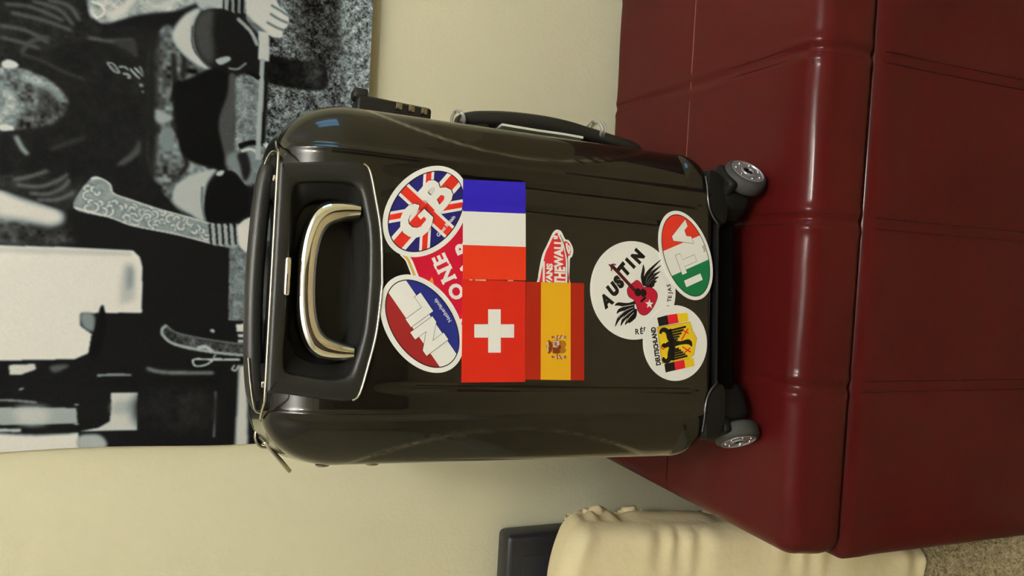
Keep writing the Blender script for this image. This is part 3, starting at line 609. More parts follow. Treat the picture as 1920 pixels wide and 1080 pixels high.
def in_poly(P, x, z):
    s = np.zeros(np.shape(x), bool)
    for (ax, az), (bx, bz) in zip(P, np.roll(P, -1, 0)):
        if az == bz: continue
        s ^= ((az > z) != (bz > z)) & (x < (bx - ax) * (z - az) / (bz - az) + ax)
    return s
BZ_in = np.array([0, 0.5]) + (BZ - np.array([0, 0.5])) * np.array([0.965, 0.93]); BZ_in[BZ_in[:, 1] > 0.53, 1] += 0.02
YZIP = 0.108
V, F, last = cushion(-HW, HW, ZB, ZT, 0.052, 0.040, 0.070, 0.048, 22, 230, 230, front_h, flat_low=4.0,
    skirt=[(0.0015, -0.060), (0.0035, -0.075), (0.0055, -0.09), (0.0065, -YZIP + 0.010), (0.006, -YZIP + 0.006), (0.002, -YZIP + 0.005), (-0.012, -YZIP + 0.005)], hole=lambda x, z: in_poly(BZ_in, x, z))
scoop = (V[:, 2] < -0.040) & (np.abs(V[:, 0]) > HW - 0.02)
V[scoop, 0] -= np.sign(V[scoop, 0]) * 0.006 * np.sin(math.pi * np.clip((V[scoop, 1] - 0.125) / 0.355, 0, 1)) ** 0.7
mesh('shell', np.column_stack([V[:, 0], -V[:, 2], V[:, 1]]), F, 'shell', suit)
V, F, last = cushion(-HW, HW, ZB, ZT, 0.052, 0.040, 0.060, 0.048, 10, 60, 80, None,
    skirt=[(0.0015, -0.060), (0.0055, -0.09), (0.0065, -YZIP + 0.010), (0.006, -YZIP + 0.006), (0.002, -YZIP + 0.005), (-0.012, -YZIP + 0.005)])
mesh('shell', np.column_stack([V[:, 0], 2 * YZIP + V[:, 2], V[:, 1]]), F, 'shell', suit)
# zip between the halves
ring = []
R_ = [(HW - 0.052 + 0.052 * math.cos(t), ZT - 0.066 + 0.066 * math.sin(t)) for t in np.linspace(0, math.pi / 2, 14)]
B_ = [(HW - 0.052 + 0.052 * math.cos(t), ZB + 0.040 + 0.040 * math.sin(t)) for t in np.linspace(-math.pi / 2, 0, 14)]
half = B_ + R_; loop = np.array(half + [(-x, z) for x, z in reversed(half)])
def band(off, y0, y1, name, m, parent):
    tg = np.roll(loop, -1, 0) - np.roll(loop, 1, 0); nn = np.column_stack([tg[:, 1], -tg[:, 0]]); nn /= np.linalg.norm(nn, axis=1)[:, None]
    P = loop + nn * off; Q = loop + nn * (off - 0.006); n = len(loop); V = []; F = []
    for A, y in ((Q, y0), (P, y0), (P, y1), (Q, y1)): V += [(a[0], y, a[1]) for a in A]
    for r in range(4):
        for k in range(n): F.append((r * n + k, r * n + (k + 1) % n, ((r + 1) % 4) * n + (k + 1) % n, ((r + 1) % 4) * n + k))
    return mesh(name, V, F, m, parent, sharp=40)
zb = band(0.003, YZIP - 0.008, YZIP + 0.008, 'zip_band', 'zip_fabric', suit)
bm = bmesh.new(); L2 = resample(loop, 420); tg = np.roll(L2, -1, 0) - np.roll(L2, 1, 0)
for p, t in zip(L2, tg):
    t = t / np.linalg.norm(t); n_ = np.array([t[1], -t[0]]); q = p + n_ * 0.0035
    add_box(bm, (q[0], YZIP, q[1]), (0.0022, 0.006, 0.0016), 0, 1, Matrix.Rotation(math.atan2(n_[0], n_[1]), 4, 'Y'))
from_bm('zip_teeth', bm, 'black_plastic', zb, smooth=False, kind='stuff', sharp=None)
# zip slider and its pull, top left corner
ZP = [(-156.2, 539.2), (-164.8, 535.1), (-189.9, 509.9)]; ZP = [(x / 1000, z / 1000) for x, z in ZP]
zp = box('zip_slider', (ZP[0][0] + 0.010, YZIP - 0.002, ZP[0][1] - 0.006), (0.016, 0.012, 0.010), 'gunmetal', suit, 0.003, 2, M=Matrix.Rotation(-0.7, 4, 'Y'))
lp = [(ZP[0][0] + 0.016 + 0.012 * math.cos(a) - 0.012, YZIP - 0.002 + 0.0, ZP[0][1] - 0.004 + 0.009 * math.sin(a)) for a in np.linspace(0.4, 5.8, 16)]
tube('pull_ring', lp, 0.0022, 'gunmetal', zp, 8)
d = Vector((ZP[2][0] - ZP[0][0], 0, ZP[2][1] - ZP[0][1])); 
bm = bmesh.new(); add_box(bm, (0, 0, 0), (d.length * 0.92, 0.010, 0.0042), 0.0015, 2)
bmesh.ops.transform(bm, matrix=Matrix.Translation(((ZP[0][0] + ZP[2][0]) / 2 - 0.001, YZIP - 0.003, (ZP[0][1] + ZP[2][1]) / 2 - 0.002)) @ Matrix.Rotation(-math.atan2(d.z, d.x), 4, 'Y'), verts=bm.verts)
from_bm('pull_tab', bm, 'brushed_steel', zp)

# recessed panel with the drawn-in telescopic handle
WL_HALF = [(0.070, 0.5335), (0.0845, 0.531), (0.0885, 0.521), (0.0915, 0.497), (0.0912, 0.483), (0.0865, 0.4735), (0.072, 0.4680), (0.043, 0.4620), (0.0, 0.4600)]
WLo = outline(WL_HALF)
def loft(name, rings, m, parent, cap=True, label=None, sharp=45, closed=False):
    n = len(rings[0][0]); V = []; F = []
    for P, y in rings:
        yy = y if hasattr(y, '__len__') else [y] * n
        V += [(p[0], q, p[1]) for p, q in zip(P, yy)]
    R = len(rings)
    for r in range(R if closed else R - 1):
        for k in range(n): F.append((r * n + k, r * n + (k + 1) % n, ((r + 1) % R) * n + (k + 1) % n, ((r + 1) % R) * n + k))
    if cap: F.append(tuple(range((R - 1) * n, R * n)))
    return mesh(name, V, F, m, parent, sharp=sharp, label=label)
def grow(P, k, c=(0, 0.4975)):
    tg = np.roll(P, -1, 0) - np.roll(P, 1, 0); nn = np.column_stack([-tg[:, 1], tg[:, 0]]); nn /= np.linalg.norm(nn, axis=1)[:, None] + 1e-12
    if ((P + nn * 0.001 - np.array(c)) ** 2).sum() < ((P - np.array(c)) ** 2).sum(): nn = -nn
    return P + nn * k
bezel = loft('handle_bezel', [(BZ, 0.060), (BZ, 0.0005), (grow(BZ, -0.0006), -0.0014), (grow(BZ, -0.0022), -0.0026), (grow(BZ, -0.004), -0.0030),
              (BZ * 0.35 + WLo * 0.65, -0.0030), (grow(WLo, 0.0012), -0.0024), (WLo, -0.0008), (grow(WLo, -0.0012), 0.003), (grow(WLo, -0.002), 0.040)], 'black_plastic', suit, cap=True, sharp=60)
# well: sloped inner tray round the chrome loop
tray_o = grow(WLo, -0.0015); TR_HALF = [(0.052, 0.5275), (0.070, 0.520), (0.0780, 0.506), (0.0800, 0.488), (0.0780, 0.477), (0.070, 0.4735), (0.040, 0.4690), (0.0, 0.4672)]
TRo = outline(TR_HALF)
loft('tray', [(tray_o, 0.0050), (tray_o * 0.6 + TRo * 0.4, 0.0150), (TRo, 0.0215), (grow(TRo, -0.002), 0.026), (grow(TRo, -0.003), 0.038)], 'black_plastic', bezel, cap=True, sharp=60)
AO = [(0.0735, 0.4700), (0.0745, 0.488), (0.0715, 0.503), (0.0600, 0.5145), (0.036, 0.5225), (0.0, 0.5250), (-0.036, 0.5225), (-0.0600, 0.5145), (-0.0715, 0.503), (-0.0745, 0.488), (-0.0735, 0.4700)]
AI = [(0.0590, 0.4700), (0.0560, 0.482), (0.0500, 0.4945), (0.0400, 0.5010), (0.022, 0.5045), (0.0, 0.5055), (-0.022, 0.5045), (-0.0400, 0.5010), (-0.0500, 0.4945), (-0.0560, 0.482), (-0.0590, 0.4700)]
AO = resample(smooth_path(AO, 8), 90, False); AI = resample(smooth_path(AI, 8), 90, False)
prof_ = [(0.0, 0.024), (0.0, 0.010), (0.05, 0.0055), (0.14, 0.0030), (0.30, 0.0012), (0.5, 0.0005), (0.70, 0.0016), (0.86, 0.0042), (0.95, 0.0075), (1.0, 0.012), (1.0, 0.024)]
V = []; F = []; n = 90
for t, y in prof_:
    P = AO * (1 - t) + AI * t; V += [(p[0], y, p[1]) for p in P]
for r in range(len(prof_)):
    q = (r + 1) % len(prof_)
    for k in range(n - 1): F.append((r * n + k, r * n + k + 1, q * n + k + 1, q * n + k))
F.append(tuple(r * n for r in range(len(prof_)))); F.append(tuple(r * n + n - 1 for r in reversed(range(len(prof_)))))
mesh('telescopic_handle', V, F, 'chrome', suit, sharp=70, label='chrome grip of the drawn-in telescopic handle')
VO = [(0.058, 0.4715), (0.0555, 0.484), (0.0490, 0.4955), (0.0385, 0.5005), (0.0, 0.5040), (-0.0385, 0.5005), (-0.0490, 0.4955), (-0.0555, 0.484), (-0.058, 0.4715), (0.0, 0.4690)]
box('release_button', (0.0, -0.0020, 0.5335), (0.0350, 0.0060, 0.0052), 'chrome', bezel, 0.0022, 3, label='chrome release button')
# chrome trims
i0 = [k for k in range(len(BZ)) if BZ[k][1] < 0.473]
low = sorted(i0, key=lambda k: -BZ[k][0]); arcp = BZ[i0]
tube('chrome_trim', [(p[0], -0.0014, p[1] - 0.0004) for p in arcp], 0.0011, 'chrome', bezel, 8)
tube('chrome_trim', smooth_path([(-0.130, 0.040, 0.5462), (-0.1215, 0.026, 0.5464), (-0.113, 0.006, 0.5465), (-0.104, 0.0008, 0.5465), (-0.05, 0.0005, 0.5465), (0.05, 0.0005, 0.5465), (0.104, 0.0008, 0.5465), (0.113, 0.006, 0.5465), (0.1215, 0.026, 0.5464), (0.130, 0.040, 0.5462)], 8), 0.0013, 'brushed_steel', suit, 10)

# top carry handle lying down
TH = [(-0.122, 0.5500), (-0.112, 0.5540), (-0.085, 0.5580), (-0.045, 0.5605), (0.0, 0.5615), (0.045, 0.5605), (0.085, 0.5580), (0.108, 0.5540), (0.117, 0.5500)]
th = smooth_path(TH, 6); n_ = len(th); V = []; F = []; cs = 12
for i, (x, z) in enumerate(th):
    g = min(1.0, 0.75 + 4 * min(x + 0.122, 0.117 - x) / 0.24)
    for k in range(cs):
        a = 2 * math.pi * k / cs; ca, sa = math.cos(a), math.sin(a)
        V.append((x, 0.046 + 0.017 * g * np.sign(ca) * abs(ca) ** 0.6, z - 0.0035 + 0.0085 * g * np.sign(sa) * abs(sa) ** 0.7))
for i in range(n_ - 1):
    for k in range(cs): F.append((i * cs + k, i * cs + (k + 1) % cs, (i + 1) * cs + (k + 1) % cs, (i + 1) * cs + k))
F.append(tuple(range(cs))); F.append(tuple(reversed(range((n_ - 1) * cs, n_ * cs))))
hd = mesh('top_handle', V, F, 'black_plastic', suit, sharp=70)
for s, xe in ((-1, -0.122), (1, 0.117)):
    bm = bmesh.new()
    add_box(bm, (xe - s * 0.022, 0.046, 0.5465), (0.044, 0.031, 0.0185), 0.004, 3, Matrix.Rotation(s * 0.10, 4, 'Y')); from_bm('handle_end', bm, 'black_gloss', hd)
    pa = [(xe - s * 0.048, 0.0285, 0.5605), (xe - s * 0.022, 0.0285, 0.5570), (xe - s * 0.003, 0.0285, 0.5530), (xe + s * 0.0015, 0.0290, 0.5490), (xe + s * 0.0005, 0.0300, 0.5440)]
    if s > 0: pa = [(xe - 0.012, 0.0285, 0.5560), (xe - 0.003, 0.0285, 0.5530), (xe + 0.0015, 0.0290, 0.5490), (xe + 0.0005, 0.0300, 0.5440)]
    tube('chrome_edge', smooth_path(pa, 5), 0.0008, 'brushed_steel', hd, 8)
    bm = bmesh.new(); add_box(bm, (xe - s * 0.0245, 0.026, 0.5455), (0.006, 0.004, 0.006), 0.001); from_bm('hinge_pin', bm, 'chrome', hd)

# side carry handle
SH = [(x / 1000 - 0.0095, z / 1000) for x, z in [(206.3, 345.9), (208.6, 334.6), (214.3, 295.8), (216.5, 255.6), (215.7, 220.9), (211.7, 185.1), (206.9, 148.3), (203.0, 118.0), (199.7, 107.2)]]
sp_ = smooth_path(SH, 5); V = []; F = []; cs = 14; n_ = len(sp_)
for i, (x, z) in enumerate(sp_):
    e = min(i, n_ - 1 - i); g = min(1.0, 0.62 + e * 0.06); tk = (0.0095 if i < n_ * 0.55 else 0.0095 - 0.0030 * (i / n_ - 0.55) / 0.45) * g
    for k in range(cs):
        a = 2 * math.pi * k / cs; ca, sa = math.cos(a), math.sin(a)
        V.append((x - 0.0005 + tk * np.sign(ca) * abs(ca) ** 0.6, 0.108 + 0.017 * g * np.sign(sa) * abs(sa) ** 0.7, z))
for i in range(n_ - 1):
    for k in range(cs): F.append((i * cs + k, i * cs + (k + 1) % cs, (i + 1) * cs + (k + 1) % cs, (i + 1) * cs + k))
F.append(tuple(range(cs))); F.append(tuple(reversed(range((n_ - 1) * cs, n_ * cs))))
sh = mesh('side_handle', V, F, 'black_plastic', suit, sharp=70)
for z, xx in ((0.325, 0.196), (0.125, 0.191)):
    box('handle_post', (xx - 0.006, 0.108, z), (0.026, 0.026, 0.030), 'black_plastic', sh, 0.005, 2)
# lock strip on the right shoulder with its number wheels
LK = [(x / 1000, z / 1000) for x, z in [(206.0, 462.4), (207.1, 444.0), (205.4, 408.6), (201.8, 380.6)]]
lk_c = ((LK[0][0] + LK[3][0]) / 2, (LK[0][1] + LK[3][1]) / 2); lk_a = math.atan2(LK[0][0] - LK[3][0], LK[0][1] - LK[3][1]); lk_l = math.hypot(LK[0][0] - LK[3][0], LK[0][1] - LK[3][1])
RM = Matrix.Rotation(lk_a, 4, 'Y')
lock = box('lock', (lk_c[0] - 0.0120, 0.108, lk_c[1]), (0.024, 0.036, lk_l), 'black_gloss', suit, 0.004, 3, M=RM)
for k in range(3):
    q = Vector((lk_c[0] - 0.0055, 0.0895, lk_c[1])) + RM @ Vector((0, 0, (-0.004 - 0.014 * k)))
    box('number_wheel', q, (0.0085, 0.003, 0.0075), 'gunmetal', lock, 0.0012, 2, M=RM)
q = Vector((lk_c[0] + 0.001, 0.100, lk_c[1])) + RM @ Vector((0, 0, lk_l / 2 - 0.004)); box('lock_latch', q, (0.012, 0.020, 0.016), 'black_plastic', lock, 0.003, 2, M=RM)
# two small studs on the left side
for px_ in (0.486, 0.438):
    lathe('stud', [(0.0070, 0), (0.0068, 0.0012), (0.005, 0.0022), (0.0005, 0.0024)], 'gunmetal', suit, 16, Matrix.Translation((-HW + 0.0005, 0.05, px_)) @ Matrix.Rotation(-math.pi / 2, 4, 'Y'))

# base, corner guards, castors
box('base_plate', (0, 0.108, 0.062), (0.27, 0.17, 0.024), 'black_plastic', suit, 0.006, 2)
box('under_block', (0, 0.105, 0.0480), (0.215, 0.180, 0.0360), 'black_void', suit, 0.004, 3)  # near-black block filling the dark gap under the suitcase
for s in (-1, 1):
    G = [(0.150, 0.0800), (0.140, 0.0815), (0.117, 0.0805), (0.106, 0.0780), (0.098, 0.0730), (0.092, 0.0655), (0.089, 0.0580), (0.096, 0.0520), (0.125, 0.0510), (0.142, 0.0560), (0.150, 0.0660), (0.153, 0.0740)]
    P = resample(smooth_path([(s * x, z) for x, z in G], 4, True), 80)
    g = loft('corner_guard', [(P, 0.062), (P, 0.008), (grow(P, -0.0010, P.mean(0)), 0.0030), (grow(P, -0.0025, P.mean(0)), 0.0004), (grow(P, -0.006, P.mean(0)), 0.0)], 'black_matt', suit, sharp=50)
    tube('edge_trim', smooth_path([(s * 0.143, 0.0030, 0.0822), (s * 0.130, 0.0005, 0.0815), (s * 0.117, -0.0004, 0.0810), (s * 0.105, -0.0004, 0.0783), (s * 0.097, 0.0006, 0.0730), (s * 0.0905, 0.0020, 0.0660), (s * 0.0870, 0.003, 0.0630)], 6), 0.0013, 'guard_edge', g, 8)
box('edge_trim', (0, 0.0160, 0.0655), (0.186, 0.030, 0.0036), 'black_gloss', suit, 0.0012, 2)
def caster(wx, wy, ang):
    """ang = direction (deg) the hub faces, in plan"""
    zc_ = 0.026 + wx * math.tan(LEAN)
    n = Vector((math.cos(math.radians(ang)), math.sin(math.radians(ang)), 0)); t = Vector((0, 0, 1)).cross(n)
    e = bpy.data.objects.new('castor', None); C.objects.link(e); e.parent = suit; e.empty_display_size = 0.02
    e.location = (wx, wy, zc_); e.rotation_euler = (0, 0, 0)
    Rm = Matrix(((t.x, 0, n.x, 0), (t.y, 0, n.y, 0), (0, 1, 0, 0), (0, 0, 0, 1)))     # local z -> hub axis
    lathe('tyre', [(0.012, -0.0085), (0.0195, -0.009), (0.0235, -0.0075), (0.0256, -0.004), (0.026, 0.001), (0.0256, 0.0055), (0.0242, 0.009), (0.0218, 0.0108), (0.0205, 0.0108), (0.0195, 0.0100), (0.012, 0.0096)], 'tyre', e, 48, Rm)
    lathe('hub', [(0.0205, 0.0085), (0.0203, 0.0114), (0.0190, 0.0116), (0.0182, 0.0100), (0.0085, 0.0106), (0.0080, 0.0118), (0.0064, 0.0121), (0.0060, 0.0102), (0.0010, 0.0102)], 'hub_silver', e, 48, Rm)
    lathe('axle_cap', [(0.0058, 0.009), (0.0056, 0.0112), (0.0040, 0.0116), (0.0036, 0.0104), (0.0006, 0.0104)], 'black_gloss', e, 20, Rm)
    bolt = None
    for k in range(7):
        a = 2 * math.pi * k / 7 + 0.3; p = Rm @ Vector((0.0150 * math.cos(a), 0.0150 * math.sin(a), 0.0104))
        if bolt is None:
            bolt = lathe('bolt', [(0.0014, -0.001), (0.0014, 0.0012), (0.0009, 0.0018), (0.0002, 0.0019)], 'bolt_steel', e, 10, Matrix(((Rm[0][0], Rm[0][1], Rm[0][2], 0), (Rm[1][0], Rm[1][1], Rm[1][2], 0), (Rm[2][0], Rm[2][1], Rm[2][2], 0), (0, 0, 0, 1)))); bolt.location = p
        else:
            b = bolt.copy(); C.objects.link(b); b.parent = e; b.location = p
    # fork: a fender behind the tyre on the inner side, rising to the swivel mount
    bm = bmesh.new()
    add_box(bm, tuple(-n * 0.033 + Vector((0, 0, 0.011))), (0.050, 0.054, 0.050), 0.017, 5, Matrix.Rotation(math.radians(ang), 4, 'Z'))
    add_box(bm, tuple(-n * 0.010 + Vector((0, 0, 0.024))), (0.030, 0.040, 0.012), 0.005, 3, Matrix.Rotation(math.radians(ang), 4, 'Z'))
    from_bm('fork', bm, 'black_matt', e, sharp=50)
    lathe('swivel_mount', [(0.021, 0.0), (0.021, 0.010), (0.017, 0.016), (0.016, 0.030)], 'black_matt', e, 32, Matrix.Translation(-n * 0.026 + Vector((0, 0, 0.020))))
caster(0.146, 0.003, -47); caster(-0.147, 0.020, 206)
caster(0.140, 0.195, -8); caster(-0.140, 0.195, 170)

# luggage tag tied to the side handle
tag = thing('luggage_tag', 'white paper luggage tag tied with clear loops to the side handle of the suitcase', 'tag', (0, 0, 0))
tag.matrix_world = Matrix.Translation((-0.0395, 0.7145, TOP)) @ Matrix.Rotation(YAW, 4, 'Z') @ Matrix.Rotation(LEAN, 4, 'Y')
CP = [(x / 1000, z / 1000) for x, z in [(194.5, 299.1), (193.7, 254.8), (194.1, 223.8), (193.3, 195.4)]]
bm = bmesh.new(); vs = []
for i, (x, z) in enumerate(resample(CP, 10, False)):
    vs.append([bm.verts.new((x + o, 0.088 + 0.030 * j, z)) for o, j in ((0.0012, 0), (0.0012, 1), (-0.0015, 1), (-0.0015, 0))])
for a, b in zip(vs, vs[1:]):
    for k in range(4): bm.faces.new((a[k], a[(k + 1) % 4], b[(k + 1) % 4], b[k]))
bm.faces.new(vs[0]); bm.faces.new(list(reversed(vs[-1])))
from_bm('paper_card', bm, 'card_white', tag)
def wrap(px, pz, w_, rot, r=0.0018):
    P = [(px + w_ * 1.0 * math.cos(a) * math.cos(rot), 0.108 + 0.0205 * math.sin(a), pz + w_ * math.cos(a) * math.sin(rot)) for a in np.linspace(0, 2 * math.pi, 28)[:-1]]
    return P
k1 = ([(209.0, 171.2)][0]); k2 = ([(203.2, 346.4)][0])
tube('loop_strap', wrap(k1[0] / 1000 - 0.0015, k1[1] / 1000, 0.0125, 0.15), 0.0022, 'clear_plastic', tag, 8, closed=True)
tube('loop_strap', wrap(k1[0] / 1000 - 0.0015, k1[1] / 1000 - 0.0045, 0.0125, 0.05), 0.0018, 'clear_plastic', tag, 8, closed=True)
tube('loop_strap', wrap(k2[0] / 1000 - 0.0065, k2[1] / 1000 - 0.0012, 0.0105, 0.35), 0.0019, 'clear_plastic', tag, 8, closed=True)
# ------------------------------------------------------------------ stickers on the face (all measures in mm on the face)
def clip(P, E):
    """clip polygon P by convex counter-clockwise polygon E"""
    out = [tuple(p) for p in P]
    for (ax, az), (bx, bz) in zip(E, np.roll(E, -1, 0)):
        inp, out = out, []
        sd = lambda p: (bx - ax) * (p[1] - az) - (bz - az) * (p[0] - ax)
        for p, q in zip(inp, inp[1:] + inp[:1]):
            a, b = sd(p), sd(q)
            if a >= 0: out.append(p)
            if (a >= 0) != (b >= 0):
                t = a / (a - b); out.append((p[0] + (q[0] - p[0]) * t, p[1] + (q[1] - p[1]) * t))
        if not out: return []
    return out
def ell(a, b, n=72): return [(a * math.cos(2 * math.pi * k / n), b * math.sin(2 * math.pi * k / n)) for k in range(n)]
class Sticker:
    def __init__(s, label, P, m, order, frame=(0, 0, 0)):
        s.f = frame; s.order = order
        P = s.to(P); y = s.y(0); n = len(P)
        V = [(x / 1000, y, z / 1000) for x, z in P] + [(x / 1000, -0.00001, z / 1000) for x, z in P]
        F = [tuple(range(n))] + [(k, (k + 1) % n, n + (k + 1) % n, n + k) for k in range(n)]
        s.o = mesh('sticker', V, F, m, suit, smooth=False, label=label)
    def y(s, lv): return -(0.00035 + 0.0005 * s.order + 0.00007 * lv)
    def to(s, P):
        c, t = math.cos(s.f[2]), math.sin(s.f[2])
        return [(s.f[0] + x * c - z * t, s.f[1] + x * t + z * c) for x, z in P]
    def inv(s, P):
        c, t = math.cos(s.f[2]), math.sin(s.f[2])
        return [((x - s.f[0]) * c + (z - s.f[1]) * t, -(x - s.f[0]) * t + (z - s.f[1]) * c) for x, z in P]
    def ink(s, polys, m, lv, name='print', world=False, label=None):
        """polys: list of polygons in the sticker's frame (or on the face when world)"""
        V = []; F = []
        for P in polys:
            if len(P) < 3: continue
            if not world: P = s.to(P)
            b = len(V); V += [(x / 1000, s.y(lv), z / 1000) for x, z in P]; F.append(tuple(range(b, b + len(P))))
        o = mesh(name, V, F, m, s.o, smooth=False, recalc=False, label=label)
        return o
    def text(s, body, c, ang, cap, m, lv, bold=0.0, sx=1.0, world=True, name='lettering', shear=0.0, label=None):
        """one line centred at c with capital height cap (mm); ang in radians on the face"""
        cu = bpy.data.curves.new('t', 'FONT'); cu.body = body; cu.size = 1.0; cu.offset = bold; cu.resolution_u = 3; cu.shear = shear
        ob = bpy.data.objects.new('t', cu); me = bpy.data.meshes.new_from_object(ob)
        co = np.array([v.co[:2] for v in me.vertices]); h = 0.729 + 2 * bold
        lo, hi = co.min(0), co.max(0)
        if not world:
            c = s.to([c])[0]; ang = ang + s.f[2]
        ca, sa = math.cos(ang), math.sin(ang)
        for v in me.vertices:
            x = (v.co.x - (lo[0] + hi[0]) / 2) * cap / h * sx; z = (v.co.y - (h / 2 - bold)) * cap / h
            v.co = ((c[0] + x * ca - z * sa) / 1000, s.y(lv), (c[1] + x * sa + z * ca) / 1000)
        bpy.data.objects.remove(ob); bpy.data.curves.remove(cu)
        return link(name, me, m, s.o, smooth=False, label=label)
rad = math.radians
def bar(x0, z0, x1, z1): return [(x0, z0), (x1, z0), (x1, z1), (x0, z1)]
def line(a, b, w_):
    d = np.array(b, float) - np.array(a, float); n = np.array([-d[1], d[0]]) / np.linalg.norm(d) * w_ / 2
    return [tuple(np.array(a) - n), tuple(np.array(b) - n), tuple(np.array(b) + n), tuple(np.array(a) + n)]
def path_poly(P, w_, k=5):
    P = smooth_path(P, k); t = np.gradient(P, axis=0); t /= np.linalg.norm(t, axis=1)[:, None] + 1e-9; n = np.column_stack([-t[:, 1], t[:, 0]])
    ww = np.asarray(w_ if hasattr(w_, '__len__') else [w_] * len(P)); ww = np.interp(np.linspace(0, 1, len(P)), np.linspace(0, 1, len(ww)), ww)[:, None] / 2
    return [tuple(p) for p in np.vstack([P + n * ww, (P - n * ww)[::-1]])]

# the beer sticker under everything else at the top
st = Sticker('red shield sticker with white slab letters, mostly covered by the oval and flag stickers', [tuple(p) for p in smooth_path([(30.2, 431.1), (21.4, 425.6), (6.6, 418.7), (-13.3, 409.5), (-33.1, 397.0), (-53.0, 381.2), (-60.3, 366.9), (-52.0, 348.5), (69.1, 353.0), (66.5, 380.6), (48.1, 412.1)], 5, True)], 'vinyl_white', 0)
st.ink([[tuple(p) for p in smooth_path([(29.8, 429.0), (21.5, 424.0), (6.7, 417.1), (-13.2, 407.9), (-32.0, 395.5), (-50.9, 380.2), (-57.7, 367.0), (-49.9, 349.6), (67.4, 354.0), (64.9, 380.5), (46.6, 410.9)], 5, True)]], 'ink_gold', 1, world=True)
st.ink([[tuple(p) for p in smooth_path([(30.6, 425.4), (21.7, 421.4), (6.8, 414.5), (-11.0, 405.9), (-29.9, 393.4), (-48.8, 378.7), (-55.1, 367.1), (-47.9, 351.4), (64.6, 355.6), (62.3, 380.4), (45.3, 408.8)], 5, True)]], 'vinyl_white', 2, world=True)
st.ink([[tuple(p) for p in smooth_path([(30.8, 422.9), (21.9, 418.8), (7.0, 411.9), (-8.9, 403.8), (-27.7, 391.4), (-46.7, 377.2), (-52.6, 367.2), (-45.9, 354.2), (61.1, 358.3), (59.2, 380.3), (43.4, 406.6)], 5, True)]], 'beer_red', 3, world=True)
_, _, a_beer = (-4.8, 376.1, 0.4833)
for ch, c in zip('LONE', ([(-28.7, 367.0)][0], [(-4.7, 375.0)][0], [(11.8, 384.9)][0], [(25.3, 392.5)][0])):
    st.text(ch, c, a_beer, 15.5, 'vinyl_white', 4, 0.045)
    if ch in 'NEL':                                             # slab serifs
        ca, sa = math.cos(a_beer), math.sin(a_beer); hw_ = {'N': 5.4, 'E': 4.4, 'L': 4.4}[ch]
        for sx_, sz_ in ((-1, 1), (-1, -1), (1, 1), (1, -1)) if ch == 'N' else ((-1, 1), (-1, -1)):
            q = (c[0] + sx_ * hw_ * ca - sz_ * 6.9 * sa, c[1] + sx_ * hw_ * sa + sz_ * 6.9 * ca)
            st.ink([line((q[0] - 2.6 * ca, q[1] - 2.6 * sa), (q[0] + 2.6 * ca, q[1] + 2.6 * sa), 2.0)], 'vinyl_white', 5, 'lettering', True)
for ch, c in zip('TAR', ([(2.0, 358.3)][0], [(20.5, 364.5)][0], [(40.0, 370.8)][0])):
    st.text(ch, c, a_beer, 17, 'vinyl_white', 4, 0.045)
st.ink([[(2.5, 402.7), (8.3, 399.3), (0.7, 398.4)], [(1.5, 401.6), (6.8, 398.7), (-1.3, 396.2)]], 'ink_orange', 4, world=True)

# oval GB
E = ell(50.4, 36.1)
st = Sticker('oval white-edged sticker with the letters GB on a union flag, at the top right', E, 'vinyl_white', 1, (71.3, 407.4, rad(-38)))
st.ink([ell(45.6, 31.3)], 'ink_black', 1); Ei = ell(44.6, 30.3); st.ink([Ei], 'ink_navy', 2)
dg = math.atan2(30, 45)
def diag(a, w_, off=0.0):
    c, s = math.cos(a), math.sin(a); return [clip(line((-70 * c - off * s, -70 * s + off * c), (70 * c - off * s, 70 * s + off * c), w_), Ei)]
st.ink(diag(rad(37), 10.5) + diag(rad(-37), 10.5), 'vinyl_white', 3); st.ink(diag(rad(37), 5.2) + diag(rad(-37), 5.2), 'ink_red', 4)
st.ink([clip(bar(-60, -9.0, 60, 9.0), Ei), clip(bar(-7.6, -60, 7.6, 60), Ei)], 'vinyl_white', 5)
st.ink([clip(bar(-60, -5.2, 60, 5.2), Ei), clip(bar(-4.6, -60, 4.6, 60), Ei)], 'ink_red', 6)
GP = [(76.2, 414.9), (77.1, 419.7), (74.9, 425.4), (69.4, 430.3), (62.1, 432.8), (54.3, 432.7), (48.2, 429.4), (44.9, 423.4), (44.6, 416.6), (47.1, 410.0), (52.4, 404.6), (59.9, 401.5), (65.8, 400.8), (73.1, 410.0), (65.7, 416.4), (62.4, 413.0), (65.6, 410.0), (63.7, 407.8), (60.0, 408.4), (56.4, 411.5), (54.2, 416.1), (54.2, 420.8), (57.1, 424.4), (60.9, 425.4), (65.5, 423.6), (69.3, 419.7), (70.8, 416.1)]
BP = [(88.4, 417.3), (96.5, 411.0), (100.9, 406.7), (102.0, 401.6), (99.9, 397.0), (95.1, 395.3), (96.3, 389.4), (94.4, 384.0), (90.2, 382.0), (85.0, 382.9), (78.0, 387.1), (68.8, 395.0)]
BH = [[(89.7, 407.0), (94.1, 403.9), (93.6, 401.2), (91.1, 400.7), (87.5, 403.2), (87.3, 405.0)], [(83.5, 397.9), (87.9, 394.3), (86.8, 391.2), (83.4, 391.5), (78.6, 395.1)]]
def sm(P): return [tuple(p) for p in smooth_path(P, 3, True)]
st.ink([[(x + 0.7, z - 0.8) for x, z in GP], [(x + 0.7, z - 0.8) for x, z in BP]], 'ink_black', 7, 'letter_shadow', True)
st.ink([GP], 'vinyl_white', 8, 'lettering', True); st.ink([BP], 'vinyl_white', 8, 'lettering', True)
st.ink([sm(BH[0])], 'ink_black', 9, 'lettering', True); st.ink([sm([(x + 0.7, z - 0.7) for x, z in BH[0]])], 'print_white', 9.5, 'lettering', True)
